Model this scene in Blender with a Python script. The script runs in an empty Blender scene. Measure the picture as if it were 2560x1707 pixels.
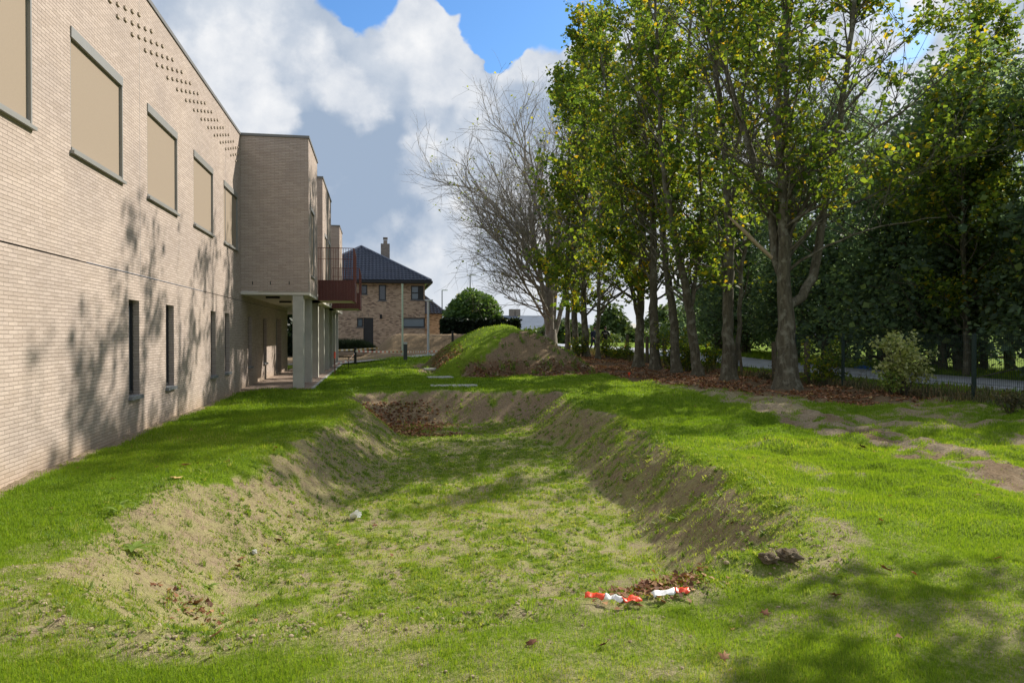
import bpy, bmesh, math, random
import numpy as np
from mathutils import Vector, Matrix, Quaternion
R = math.radians
scene = bpy.context.scene
COL = scene.collection
# ------------------------------------------------------------------ camera
EYE = 1.65
TH = R(10.3)
F_, CXI, HOR = 1700.0, 1176.0, 768.0        # focal length and horizon of the survey picture (2352 wide)
cam_d = bpy.data.cameras.new('Camera'); cam = bpy.data.objects.new('Camera', cam_d); COL.objects.link(cam)
cam_d.sensor_width = 36; cam_d.lens = F_ / 2352 * 36; cam_d.clip_start = 0.05; cam_d.clip_end = 3000
cam.location = (0, 0, EYE); cam.rotation_euler = (R(90 - 0.54), 0, -TH)
scene.camera = cam
# ------------------------------------------------------------------ light
SUN_AZ, SUN_EL = R(60), R(35.8)             # azimuth from +Y towards +X
sdir = Vector((math.sin(SUN_AZ) * math.cos(SUN_EL), math.cos(SUN_AZ) * math.cos(SUN_EL), math.sin(SUN_EL)))
sl = bpy.data.lights.new('Sun', 'SUN'); sl.energy = 5.0; sl.angle = R(0.53); sl.color = (1, 0.93, 0.82)
so = bpy.data.objects.new('Sun', sl); so.rotation_euler = sdir.to_track_quat('Z', 'Y').to_euler(); COL.objects.link(so)
scene.view_settings.view_transform = 'Standard'; scene.view_settings.look = 'None'
scene.view_settings.exposure = 0.4; scene.view_settings.gamma = 1
scene.render.engine = 'CYCLES'; scene.cycles.max_bounces = 12; scene.cycles.diffuse_bounces = 7; scene.cycles.transmission_bounces = 8

def pdir(xd, yd):
    a = math.atan((xd - CXI) / F_) + TH
    D = math.cos(a - TH)
    v = Vector((math.sin(a), math.cos(a), (HOR - yd) / F_ * D))
    return v.normalized()

def make_world():
    w = bpy.data.worlds.new('World'); scene.world = w; w.use_nodes = True
    nt = w.node_tree; N = nt.nodes; L = nt.links
    for n in list(N): N.remove(n)
    out = N.new('ShaderNodeOutputWorld')
    sky = N.new('ShaderNodeTexSky'); sky.sky_type = 'NISHITA'; sky.sun_disc = False
    sky.sun_elevation = SUN_EL; sky.sun_rotation = SUN_AZ; sky.altitude = 10
    tc = N.new('ShaderNodeTexCoord')
    def math_(op, a, b=None, c=None, clamp=False):
        n = N.new('ShaderNodeMath'); n.operation = op; n.use_clamp = clamp
        for i, v in enumerate((a, b, c)):
            if v is None: continue
            if isinstance(v, (int, float)): n.inputs[i].default_value = v
            else: L.new(v, n.inputs[i])
        return n.outputs[0]
    def noise(scale, detail, rough, vec, dist=0.0):
        n = N.new('ShaderNodeTexNoise'); n.inputs['Scale'].default_value = scale; n.inputs['Detail'].default_value = detail
        n.inputs['Roughness'].default_value = rough; n.inputs['Distortion'].default_value = dist; L.new(vec, n.inputs['Vector']); return n
    def mapr(v, a, b, c=0.0, d=1.0, smooth=True):
        n = N.new('ShaderNodeMapRange'); n.interpolation_type = 'SMOOTHSTEP' if smooth else 'LINEAR'
        L.new(v, n.inputs[0])
        for i, x in enumerate((a, b, c, d)): n.inputs[1 + i].default_value = x
        return n.outputs[0]
    gen = tc.outputs['Generated']
    mp = N.new('ShaderNodeMapping'); L.new(gen, mp.inputs[0]); mp.inputs['Scale'].default_value = (1, 1, 1.35)
    warp = noise(16.0, 4, 0.5, mp.outputs[0])
    va = N.new('ShaderNodeVectorMath'); va.operation = 'MULTIPLY_ADD'
    L.new(warp.outputs['Color'], va.inputs[0]); va.inputs[1].default_value = (0.05, 0.05, 0.05); L.new(gen, va.inputs[2])
    va2 = N.new('ShaderNodeVectorMath'); va2.operation = 'ADD'; L.new(va.outputs[0], va2.inputs[0]); va2.inputs[1].default_value = (-0.025, -0.025, -0.025)
    va1 = va2; va2 = N.new('ShaderNodeVectorMath'); va2.operation = 'NORMALIZE'; L.new(va1.outputs[0], va2.inputs[0])
    def blob(x, y, r, wgt):
        d = pdir(x, y)
        n = N.new('ShaderNodeVectorMath'); n.operation = 'DOT_PRODUCT'; L.new(va2.outputs[0], n.inputs[0]); n.inputs[1].default_value = d
        return mapr(n.outputs['Value'], math.cos(R(r)), 1.0, 0.0, wgt)
    def total(lst):
        s = lst[0]
        for v in lst[1:]: s = math_('ADD', s, v)
        return s
    def voro(sc):  # billows
        vo = N.new('ShaderNodeTexVoronoi'); vo.feature = 'SMOOTH_F1'; vo.inputs['Scale'].default_value = sc; vo.inputs['Smoothness'].default_value = .35
        L.new(va2.outputs[0], vo.inputs['Vector']); return math_('SUBTRACT', 0.42, vo.outputs['Distance'])
    bil = math_('ADD', math_('MULTIPLY', voro(13), .75), math_('MULTIPLY', voro(31), .45))
    n1 = noise(6.0, 6, 0.58, va2.outputs[0]); n2 = noise(3.0, 4, 0.55, gen); n4 = noise(20.0, 6, 0.62, gen)
    c1 = math_('SUBTRACT', n1.outputs['Fac'], 0.5); c2 = math_('SUBTRACT', n2.outputs['Fac'], 0.5); c4 = math_('SUBTRACT', n4.outputs['Fac'], 0.5)
    white = total([blob(545, 200, 5.0, .9), blob(610, 285, 3.4, .8), blob(500, 110, 4.0, .5), blob(745, 170, 3.2, .75), blob(800, 215, 3.2, .8), blob(850, 255, 2.6, .7),
                   blob(905, 75, 2.8, .85), blob(950, 30, 2.6, .85), blob(1040, 55, 2.9, .85), blob(975, 140, 3.6, .8), blob(1030, 195, 3.4, .7), blob(1115, 190, 3.6, .8),
                   blob(1105, 75, 2.0, .6), blob(1200, 120, 2.8, .75), blob(1280, 140, 3.4, .7), blob(955, 300, 2.6, .4), blob(935, 445, 3.0, .45), blob(1005, 400, 4.0, .5),
                   blob(955, 565, 3.4, .35), blob(1080, 650, 5, .4), blob(1180, 480, 6, .45), blob(1500, 560, 14, .6), blob(1800, 250, 14, .55), blob(2200, 100, 9, .4), blob(700, 60, 4, .35),
                   blob(1176, -700, 20, .4), blob(3500, -600, 26, .5), blob(-1200, -300, 26, .5)])
    blue = total([blob(862, 15, 2.8, 1.0), blob(820, -25, 3.2, .9), blob(1000, -50, 3.6, .8), blob(1085, 0, 3.0, 1.1), blob(1170, 20, 3.4, 1.3), blob(1240, 50, 3.4, 1.3), blob(1122, 100, 2.4, 1.5), blob(1160, 128, 2.0, 1.1),
                  blob(1400, -80, 5, .6), blob(1500, -300, 9, .7), blob(700, -420, 12, .6), blob(2050, 60, 4.5, .8), blob(2500, -400, 10, .5)])
    dark = total([blob(760, 420, 6.5, .4), blob(900, 360, 4.5, .3), blob(870, 540, 5, .3), blob(690, 330, 3, .3), blob(1120, 330, 3, .15)])
    wf = math_('ADD', math_('MULTIPLY', white, 1.08), math_('MULTIPLY', bil, 1.25)); wf = math_('ADD', wf, math_('MULTIPLY', c1, 1.0)); wf = math_('ADD', wf, math_('MULTIPLY', c4, .95))
    W = mapr(wf, 0.10, 1.10)
    bf = math_('SUBTRACT', blue, math_('MULTIPLY', white, .62)); bf = math_('SUBTRACT', bf, math_('MULTIPLY', bil, .7)); bf = math_('ADD', bf, math_('MULTIPLY', c4, .35))
    bf = math_('MINIMUM', bf, math_('MULTIPLY', blue, 2.5))
    covm = math_('SUBTRACT', 1.0, mapr(bf, 0.20, 0.55))
    sz = N.new('ShaderNodeSeparateXYZ'); L.new(va2.outputs[0], sz.inputs[0]); hzn = math_('MULTIPLY', math_('SUBTRACT', 1.0, mapr(sz.outputs[2], 0.0, 0.22)), .55)
    bb = math_('ADD', math_('ADD', math_('ADD', math_('MULTIPLY', c2, 1.6), math_('MULTIPLY', c1, 1.3)), math_('MULTIPLY', c4, 1.0)), hzn); bb = math_('SUBTRACT', math_('ADD', bb, 0.5), dark)
    base = N.new('ShaderNodeValToRGB'); L.new(mapr(bb, 0.0, 1.0, 0, 1, False), base.inputs[0]); e = base.color_ramp.elements
    e[0].position = 0.0; e[0].color = (0.36, 0.455, 0.60, 1); e[1].position = 1.0; e[1].color = (0.74, 0.785, 0.85, 1)
    crm = N.new('ShaderNodeMix'); crm.data_type = 'RGBA'; L.new(W, crm.inputs[0]); L.new(base.outputs[0], crm.inputs[6]); wr = N.new('ShaderNodeValToRGB'); L.new(mapr(math_('ADD', math_('ADD', math_('MULTIPLY', c4, 1.6), math_('MULTIPLY', bil, .8)), math_('MULTIPLY', c1, 1.2)), -.45, .40, 0, 1, False), wr.inputs[0]); e = wr.color_ramp.elements
    e[0].color = (0.66, 0.71, 0.79, 1); e[1].color = (0.97, 0.975, 0.985, 1); L.new(wr.outputs[0], crm.inputs[7])
    class _O: outputs = [crm.outputs[2]]
    cr = _O
    bs = N.new('ShaderNodeBackground'); bs.inputs['Strength'].default_value = 0.12
    tn = N.new('ShaderNodeMix'); tn.data_type = 'RGBA'; tn.blend_type = 'MULTIPLY'; tn.inputs[0].default_value = 1; L.new(sky.outputs[0], tn.inputs[6]); tn.inputs[7].default_value = (.50, .82, 1.15, 1)
    L.new(tn.outputs[2], bs.inputs['Color'])
    bc = N.new('ShaderNodeBackground'); bc.inputs['Strength'].default_value = 0.75; L.new(cr.outputs[0], bc.inputs['Color'])
    mix = N.new('ShaderNodeMixShader'); L.new(covm, mix.inputs[0]); L.new(bs.outputs[0], mix.inputs[1]); L.new(bc.outputs[0], mix.inputs[2])
    L.new(mix.outputs[0], out.inputs[0])
make_world()

# ------------------------------------------------------------------ survey helpers (picture measurement -> place in the world)
def ray(xd): return math.atan((xd - CXI) / F_) + TH
def on_x(xd, yd, X):
    a = ray(xd); Y = X / math.tan(a); D = X * math.sin(TH) + Y * math.cos(TH)
    return Vector((X, Y, EYE - (yd - HOR) / F_ * D))
def on_y(xd, yd, Y):
    a = ray(xd); X = Y * math.tan(a); D = X * math.sin(TH) + Y * math.cos(TH)
    return Vector((X, Y, EYE - (yd - HOR) / F_ * D))
def at_d(xd, yd, D):
    cx = (xd - CXI) / F_ * D
    return Vector((cx * math.cos(TH) + D * math.sin(TH), D * math.cos(TH) - cx * math.sin(TH), EYE - (yd - HOR) / F_ * D))
def on_z(xd, yd, z=0.0):
    return at_d(xd, yd, (EYE - z) * F_ / (yd - HOR))

# ------------------------------------------------------------------ object helpers
def tag(o, label=None, cat=None, group=None, kind=None):
    if label: o['label'] = label
    if cat: o['category'] = cat
    if group: o['group'] = group
    if kind: o['kind'] = kind
    return o
def empty(name, loc=(0, 0, 0), rz=0.0, parent=None):
    o = bpy.data.objects.new(name, None); COL.objects.link(o); o.location = loc; o.rotation_euler = (0, 0, rz)
    o.empty_display_size = 0.3
    if parent: o.parent = parent
    return o
def np_mesh(name, V, F, mat, parent=None, attrs=None, smooth=False, uv=False):
    V = np.asarray(V, dtype=np.float32); me = bpy.data.meshes.new(name)
    if isinstance(F, (list, tuple)) and len(F) and not isinstance(F, np.ndarray):
        sizes = np.concatenate([np.full(len(f), f.shape[1], dtype=np.int32) for f in F if len(f)])
        loops = np.concatenate([np.asarray(f, dtype=np.int32).ravel() for f in F if len(f)])
    else:
        sizes = np.full(len(F), F.shape[1], dtype=np.int32); loops = np.asarray(F, dtype=np.int32).ravel()
    me.vertices.add(len(V)); me.vertices.foreach_set('co', V.ravel())
    me.loops.add(len(loops)); me.loops.foreach_set('vertex_index', loops)
    st = np.zeros(len(sizes), dtype=np.int32); st[1:] = np.cumsum(sizes)[:-1]
    me.polygons.add(len(sizes)); me.polygons.foreach_set('loop_start', st)
    try: me.polygons.foreach_set('loop_total', sizes)
    except Exception: pass
    me.update(calc_edges=True)
    if smooth: me.polygons.foreach_set('use_smooth', np.ones(len(sizes), dtype=bool))
    for k, v in (attrs or {}).items():
        a = me.attributes.new(k, 'FLOAT', 'POINT'); a.data.foreach_set('value', np.asarray(v, dtype=np.float32))
    me.materials.append(mat)
    o = bpy.data.objects.new(name, me); COL.objects.link(o)
    if parent: o.parent = parent
    return o
class MB:
    def __init__(s): s.v = []; s.f = []
    def face(s, pts):
        n = len(s.v); s.v += [tuple(p) for p in pts]; s.f.append(tuple(range(n, n + len(pts)))); return s
    def box(s, x0, x1, y0, y1, z0, z1):
        n = len(s.v)
        s.v += [(x0, y0, z0), (x1, y0, z0), (x1, y1, z0), (x0, y1, z0), (x0, y0, z1), (x1, y0, z1), (x1, y1, z1), (x0, y1, z1)]
        for f in ((0, 3, 2, 1), (4, 5, 6, 7), (0, 1, 5, 4), (1, 2, 6, 5), (2, 3, 7, 6), (3, 0, 4, 7)): s.f.append(tuple(n + i for i in f))
        return s
    def bar(s, a, b, r, n=8, r2=None, caps=True):
        a = Vector(a); b = Vector(b); d = (b - a).normalized(); u = d.orthogonal().normalized(); w = d.cross(u)
        k = len(s.v); r2 = r if r2 is None else r2
        for p, rr in ((a, r), (b, r2)):
            for i in range(n):
                t = 2 * math.pi * i / n; s.v.append(tuple(p + (u * math.cos(t) + w * math.sin(t)) * rr))
        for i in range(n): s.f.append((k + i, k + (i + 1) % n, k + n + (i + 1) % n, k + n + i))
        if caps: s.f.append(tuple(k + i for i in reversed(range(n)))); s.f.append(tuple(k + n + i for i in range(n)))
        return s
    def build(s, name, mat, parent=None, smooth=False, bevel=0.0):
        me = bpy.data.meshes.new(name); me.from_pydata(s.v, [], s.f); me.update()
        uv = me.uv_layers.new(name='UVMap')
        for p in me.polygons:
            n = p.normal; ax = max(range(3), key=lambda i: abs(n[i]))
            for li in p.loop_indices:
                c = me.vertices[me.loops[li].vertex_index].co
                uv.data[li].uv = (c.y, c.z) if ax == 0 else ((c.x, c.z) if ax == 1 else (c.x, c.y))
            p.use_smooth = smooth
        me.materials.append(mat)
        o = bpy.data.objects.new(name, me); COL.objects.link(o)
        if parent: o.parent = parent
        if bevel:
            m = o.modifiers.new('bevel', 'BEVEL'); m.width = bevel; m.segments = 2; m.limit_method = 'ANGLE'
        return o

# ------------------------------------------------------------------ numpy noise
def _h(ix, iy, s):
    h = (ix.astype(np.int64) * 374761393 + iy.astype(np.int64) * 668265263 + s * 1442695041) & 0xffffffff
    h = ((h ^ (h >> 13)) * 1274126177) & 0xffffffff
    return ((h ^ (h >> 16)) & 0xffff) / 65535.0
def vn(x, y, s=0):
    ix = np.floor(x); iy = np.floor(y); fx = x - ix; fy = y - iy; fx = fx * fx * (3 - 2 * fx); fy = fy * fy * (3 - 2 * fy)
    a = _h(ix, iy, s); b = _h(ix + 1, iy, s); c = _h(ix, iy + 1, s); d = _h(ix + 1, iy + 1, s)
    return (a * (1 - fx) + b * fx) * (1 - fy) + (c * (1 - fx) + d * fx) * fy
def fbm(x, y, f, o=4, s=0, g=0.5):
    r = 0; a = 1; t = 0
    for i in range(o):
        r = r + a * vn(x * f, y * f, s + i * 17); t += a; a *= g; f *= 2.03
    return r / t
def sstep(a, b, x):
    t = np.clip((x - a) / (b - a), 0, 1); return t * t * (3 - 2 * t)

# ------------------------------------------------------------------ terrain functions
RIM = [(-0.93, 21.7), (-0.55, 17.5), (-0.75, 14.9), (-1.55, 10.9), (-2.15, 8.8), (-2.5, 7.2), (-2.4, 5.8), (-1.75, 4.55), (-0.85, 4.25), (0.2, 4.3),
       (1.24, 4.45), (2.1, 4.7), (3.0, 4.85), (3.65, 5.7), (4.0, 7.2), (4.3, 9.7), (4.6, 12.4), (4.9, 14.5), (4.55, 16.6), (4.9, 18.4), (5.3, 20.3), (4.6, 21.9), (2.0, 22.3), (0, 22.3)]
def sdf_poly(x, y, P):
    P = np.array(P); d = np.full(x.shape, 1e9); ins = np.zeros(x.shape, dtype=bool); n = len(P)
    for i in range(n):
        a = P[i]; b = P[(i + 1) % n]; e = b - a
        t = np.clip(((x - a[0]) * e[0] + (y - a[1]) * e[1]) / (e @ e), 0, 1)
        d = np.minimum(d, (x - a[0] - t * e[0]) ** 2 + (y - a[1] - t * e[1]) ** 2)
        c = ((a[1] > y) != (b[1] > y))
        with np.errstate(divide='ignore', invalid='ignore'):
            xi = e[0] * (y - a[1]) / (e[1] if e[1] != 0 else 1e-9) + a[0]
        ins ^= c & (x < xi)
    d = np.sqrt(d); return np.where(ins, -d, d)
def sdf_box(x, y, x0, x1, y0, y1, r=0.8):
    cx, cy = (x0 + x1) / 2, (y0 + y1) / 2
    qx = np.abs(x - cx) - (x1 - x0) / 2 + r; qy = np.abs(y - cy) - (y1 - y0) / 2 + r
    return np.minimum(np.maximum(qx, qy), 0) + np.sqrt(np.maximum(qx, 0) ** 2 + np.maximum(qy, 0) ** 2) - r
def basin_sd(x, y):
    return sdf_poly(x, y, RIM) + (fbm(x, y, .8, 3, 5) - .5) * .35
def softramp(t):            # nearly linear slope, rounded crest and foot
    t = np.clip(t, 0, 1); return t * t * (3 - 2 * t) * .55 + np.clip(t * 1.15 - .075, 0, 1) * .45
def mound_sd(x, y): return sdf_box(x, y, 2.3, 9.2, 28.9, 39.0, 1.6) + (fbm(x, y, .5, 3, 9) - .5) * .5
def mound2_sd(x, y): return sdf_box(x, y, -0.6, 9.5, 51.0, 58.0, 1.6) + (fbm(x, y, .5, 3, 19) - .5) * .5
def soil_strip(x, y):       # rutted bare track in front of the fence
    cxs = np.interp(y, [2, 7.5, 10.9, 14.1, 18, 23], [7.4, 7.5, 7.95, 8.6, 9.8, 10.4]) + (fbm(x, y, .5, 3, 31) - .5) * .8
    w = np.interp(y, [2, 8, 14, 18, 24], [.75, .7, .6, .9, .6]) * (.45 + 1.0 * fbm(x, y, .9, 3, 33))
    return sstep(1.25, .6, np.abs(x - cxs) / w)
def litter_mask(x, y):
    e = np.interp(y, [14, 16, 18.3, 22, 27, 34, 52], [12.5, 11.0, 9.8, 9.0, 8.6, 8.4, 8.6])
    m = sstep(0, 1.1, x - e + (fbm(x, y, .8, 3, 41) - .5) * 1.6) * sstep(17.5, 14.6, x) * sstep(14.5, 17.5, y) * sstep(62, 54, y)
    ms = mound_sd(x, y)
    foot = sstep(.9, .1, np.abs(ms + .1)) * sstep(35, 31.5, y) * sstep(3, 4, x) * (y < 34)
    footl = sstep(1.3, .2, np.abs(ms + .3)) * (x < 4.4) * sstep(30, 32, y) * sstep(40, 37, y)
    return np.clip(np.maximum(m, np.maximum(foot, footl * .8)), 0, 1)
def ground_z(x, y, fine=True):
    x = np.asarray(x, dtype=float); y = np.asarray(y, dtype=float)
    z = .45 * sstep(27, 56, y) * sstep(-1.8, 1.0, x)
    z = z + (fbm(x, y, .35, 3, 3) - .5) * .09 * sstep(-4.2, -2.5, x) + (fbm(x, y, 1.7, 3, 4) - .5) * .035 * sstep(-4.2, -3.2, x)
    sd = basin_sd(x, y)
    w = np.interp(y, [4, 6, 9, 30], [1.9, 1.25, 1.15, 1.25])
    t = -sd / w
    z = z - .74 * softramp(t)
    z = z - .16 * sstep(.7, 1.5, -sd) * sstep(17.0, 18.3, y) * sstep(4.5, 2.6, x)
    z = z + .035 * np.exp(-((y - 16.9) / .35) ** 2) * sstep(.6, 1.4, -sd)
    # overturned sods on the near right rim and ridge of clods on the near left rim
    dx = x - 2.62; dy = y - 4.98
    z = z + .10 * np.exp(-((dx) ** 2 / .10 + (dy) ** 2 / .03)) - .09 * np.exp(-((dx - .05) ** 2 / .05 + (dy + .22) ** 2 / .012))
    ms = mound_sd(x, y); mt = np.clip(-ms / 3.3, 0, 1.2); z = z + 2.02 * (1 - np.exp(-1.0 * mt * 1.55 - 1.2 * mt ** 3)) / (1 - math.exp(-1.55 * 1.2 - 1.2 * 1.728)) * sstep(-.25, .12, mt)
    z = z + 1.2 * softramp(-mound2_sd(x, y) / 2.0)
    ss = soil_strip(x, y) * (y < 26) * (y > 1)
    z = z - .022 * ss * np.abs(np.sin(x * 7 + 2 * fbm(x, y, .7, 2, 8)))
    z = z + (fbm(x, y, 1.2, 3, 55) - .5) * .12 * sstep(8.2, 9.4, x) * (x < 14) * (y < 26)
    if fine:
        bare = bare_mask(x, y)
        near = np.exp(-np.maximum(y - 6, 0) / 9.0)
        z = z + bare * ((fbm(x, y, 9, 3, 61) - .5) * .035 + np.maximum(fbm(x, y, 16, 2, 63) - .56, 0) * .13 * near)
        clod = np.maximum(fbm(x, y, 5.0, 3, 71) - .54, 0) * sstep(.45, .1, np.abs(sd + .12)) * sstep(5.2, 4.4, y)
        z = z + clod * .16
        z = z + (fbm(x, y, 1.6, 3, 66) - .5) * .10 * (1 + 2.2 * sstep(4.5, 6, x)) + (fbm(x, y, .7, 2, 67) - .5) * .25 * sstep(.2, -.6, ms)
    return z
def bare_mask(x, y):
    """1 = naked soil, 0 = closed grass."""
    sd = basin_sd(x, y)
    n = fbm(x, y, 1.3, 4, 81); n2 = fbm(x, y, 4.5, 3, 83)
    inside = sstep(.15, -.25, sd + (n - .5) * .7)
    bank = sstep(.0, -.35, sd) * sstep(-1.5, -.9, sd)
    b = inside * (.46 + .7 * (n2 - .5) + .22 * bank)
    fg = sstep(6.2, 3.9, y) * sstep(.0, .4, sd)
    fgn = fbm(x, y, .9, 3, 85)
    b = np.maximum(b, fg * np.clip(.06 + (fgn - .5) * 1.4, .0, .32))
    rim_soil = sstep(.5, .0, np.abs(sd - .1)) * (.25 + n * .5) * sstep(9, 5, y)
    b = np.maximum(b, rim_soil)
    b = np.maximum(b, soil_strip(x, y) * (y < 24) * np.clip(.62 + (n2 - .45) * 2.6, .15, .97))
    rough = sstep(8.4, 9.3, x) * sstep(15, 13.6, x) * sstep(26, 20, y)
    b = np.maximum(b, rough * np.clip(.3 + (n - .5) * 2.2, 0, .8))
    lawnp = np.clip((fbm(x, y, .75, 3, 87) - .62) * 3.0, 0, .25) * sstep(0, .5, sd) * sstep(13, 9, y) * (x > 0)
    b = np.maximum(b, lawnp)
    b = np.maximum(b, litter_mask(x, y) * .97)
    ms = mound_sd(x, y)
    onm = sstep(.3, -.2, ms)
    soilface = onm * sstep(-.4, .5, (x - 4.1) - np.clip((y - 29.9), -1, 4) * 1.05 + (n - .5) * 3.0) * sstep(33.2, 32.4, y - (x - 6.6) * .5)
    b = np.where(onm > .5, np.clip(soilface * (.98 - .5 * sstep(.52, .66, n2)), 0, 1) + (1 - soilface) * .12, b)
    b = np.maximum(b, sstep(.4, -.2, mound2_sd(x, y)) * (.55 + (n - .5)))
    beyond = sstep(0, .5, y - np.interp(x, [-10, -2, 4, 8, 14], [42, 42.5, 46.8, 49, 50]))
    b = np.maximum(b, beyond * (x < 15.5) * (y < 66) * (.8 + (n - .5) * .4))
    wallfoot = sstep(.22, .05, np.abs(x + 3.95)) * (y < 24) * .8
    b = np.maximum(b, wallfoot)
    b = b + (fbm(x, y, 5.5, 3, 89) - .5) * (.45 + .65 * sstep(6, 8, y)) * np.clip(b * (1 - b) * 4, 0, 1)
    return np.clip(b, 0, 1)

def on_g(xd, yd):
    Ds = np.geomspace(3, 60, 900); a = (xd - CXI) / F_ * Ds
    X = a * math.cos(TH) + Ds * math.sin(TH); Y = Ds * math.cos(TH) - a * math.sin(TH); Z = EYE - (yd - HOR) / F_ * Ds
    g = ground_z(X, Y, False); i = int(np.argmax(Z < g)); return Vector((X[i], Y[i], g[i]))
# ------------------------------------------------------------------ materials
def mat(name):
    m = bpy.data.materials.new(name); m.use_nodes = True; nt = m.node_tree
    for n in list(nt.nodes): nt.nodes.remove(n)
    out = nt.nodes.new('ShaderNodeOutputMaterial'); return m, nt.nodes, nt.links, out
def nnode(N, L, scale, detail=4, rough=.55, vec=None, dist=0):
    n = N.new('ShaderNodeTexNoise'); n.inputs['Scale'].default_value = scale; n.inputs['Detail'].default_value = detail
    n.inputs['Roughness'].default_value = rough; n.inputs['Distortion'].default_value = dist
    if vec is not None: L.new(vec, n.inputs['Vector'])
    return n
def ramp(N, L, fac, stops, interp='LINEAR'):
    r = N.new('ShaderNodeValToRGB'); L.new(fac, r.inputs[0]); e = r.color_ramp.elements; r.color_ramp.interpolation = interp
    e[0].position = stops[0][0]; e[0].color = (*stops[0][1], 1); e[1].position = stops[-1][0]; e[1].color = (*stops[-1][1], 1)
    for p, c in stops[1:-1]:
        k = e.new(p); k.color = (*c, 1)
    return r
def mixc(N, L, fac, a, b, mode='MIX'):
    m = N.new('ShaderNodeMix'); m.data_type = 'RGBA'; m.blend_type = mode
    if isinstance(fac, (int, float)): m.inputs[0].default_value = fac
    else: L.new(fac, m.inputs[0])
    for i, c in ((6, a), (7, b)):
        if isinstance(c, tuple): m.inputs[i].default_value = (*c, 1)
        else: L.new(c, m.inputs[i])
    return m.outputs[2]
def principled(N, L, out, base, rough=.8, spec=.3, metal=0.0, normal=None):
    p = N.new('ShaderNodeBsdfPrincipled')
    if isinstance(base, tuple): p.inputs['Base Color'].default_value = (*base, 1)
    else: L.new(base, p.inputs['Base Color'])
    if isinstance(rough, (int, float)): p.inputs['Roughness'].default_value = rough
    else: L.new(rough, p.inputs['Roughness'])
    p.inputs['Specular IOR Level'].default_value = spec; p.inputs['Metallic'].default_value = metal
    if normal is not None: L.new(normal, p.inputs['Normal'])
    L.new(p.outputs[0], out.inputs[0]); return p
def bump(N, L, h, strength, dist=0.01, normal=None):
    b = N.new('ShaderNodeBump'); b.inputs['Strength'].default_value = strength; b.inputs['Distance'].default_value = dist
    L.new(h, b.inputs['Height'])
    if normal is not None: L.new(normal, b.inputs['Normal'])
    return b.outputs[0]
def plain(name, c, rough=.6, spec=.3, metal=0.0, var=.12, scale=6.0, bmp=0.0):
    m, N, L, out = mat(name); g = N.new('ShaderNodeTexCoord')
    n = nnode(N, L, scale, 6, .65, g.outputs['Object'])
    a = tuple(max(0, x * (1 - var)) for x in c); b = tuple(min(1, x * (1 + var)) for x in c)
    r = ramp(N, L, n.outputs['Fac'], [(.3, a), (.7, b)])
    nm = None
    if bmp:
        n2 = nnode(N, L, scale * 9, 4, .6, g.outputs['Object']); nm = bump(N, L, n2.outputs['Fac'], bmp, .01)
    principled(N, L, out, r.outputs[0], rough, spec, metal, nm); return m
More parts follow.
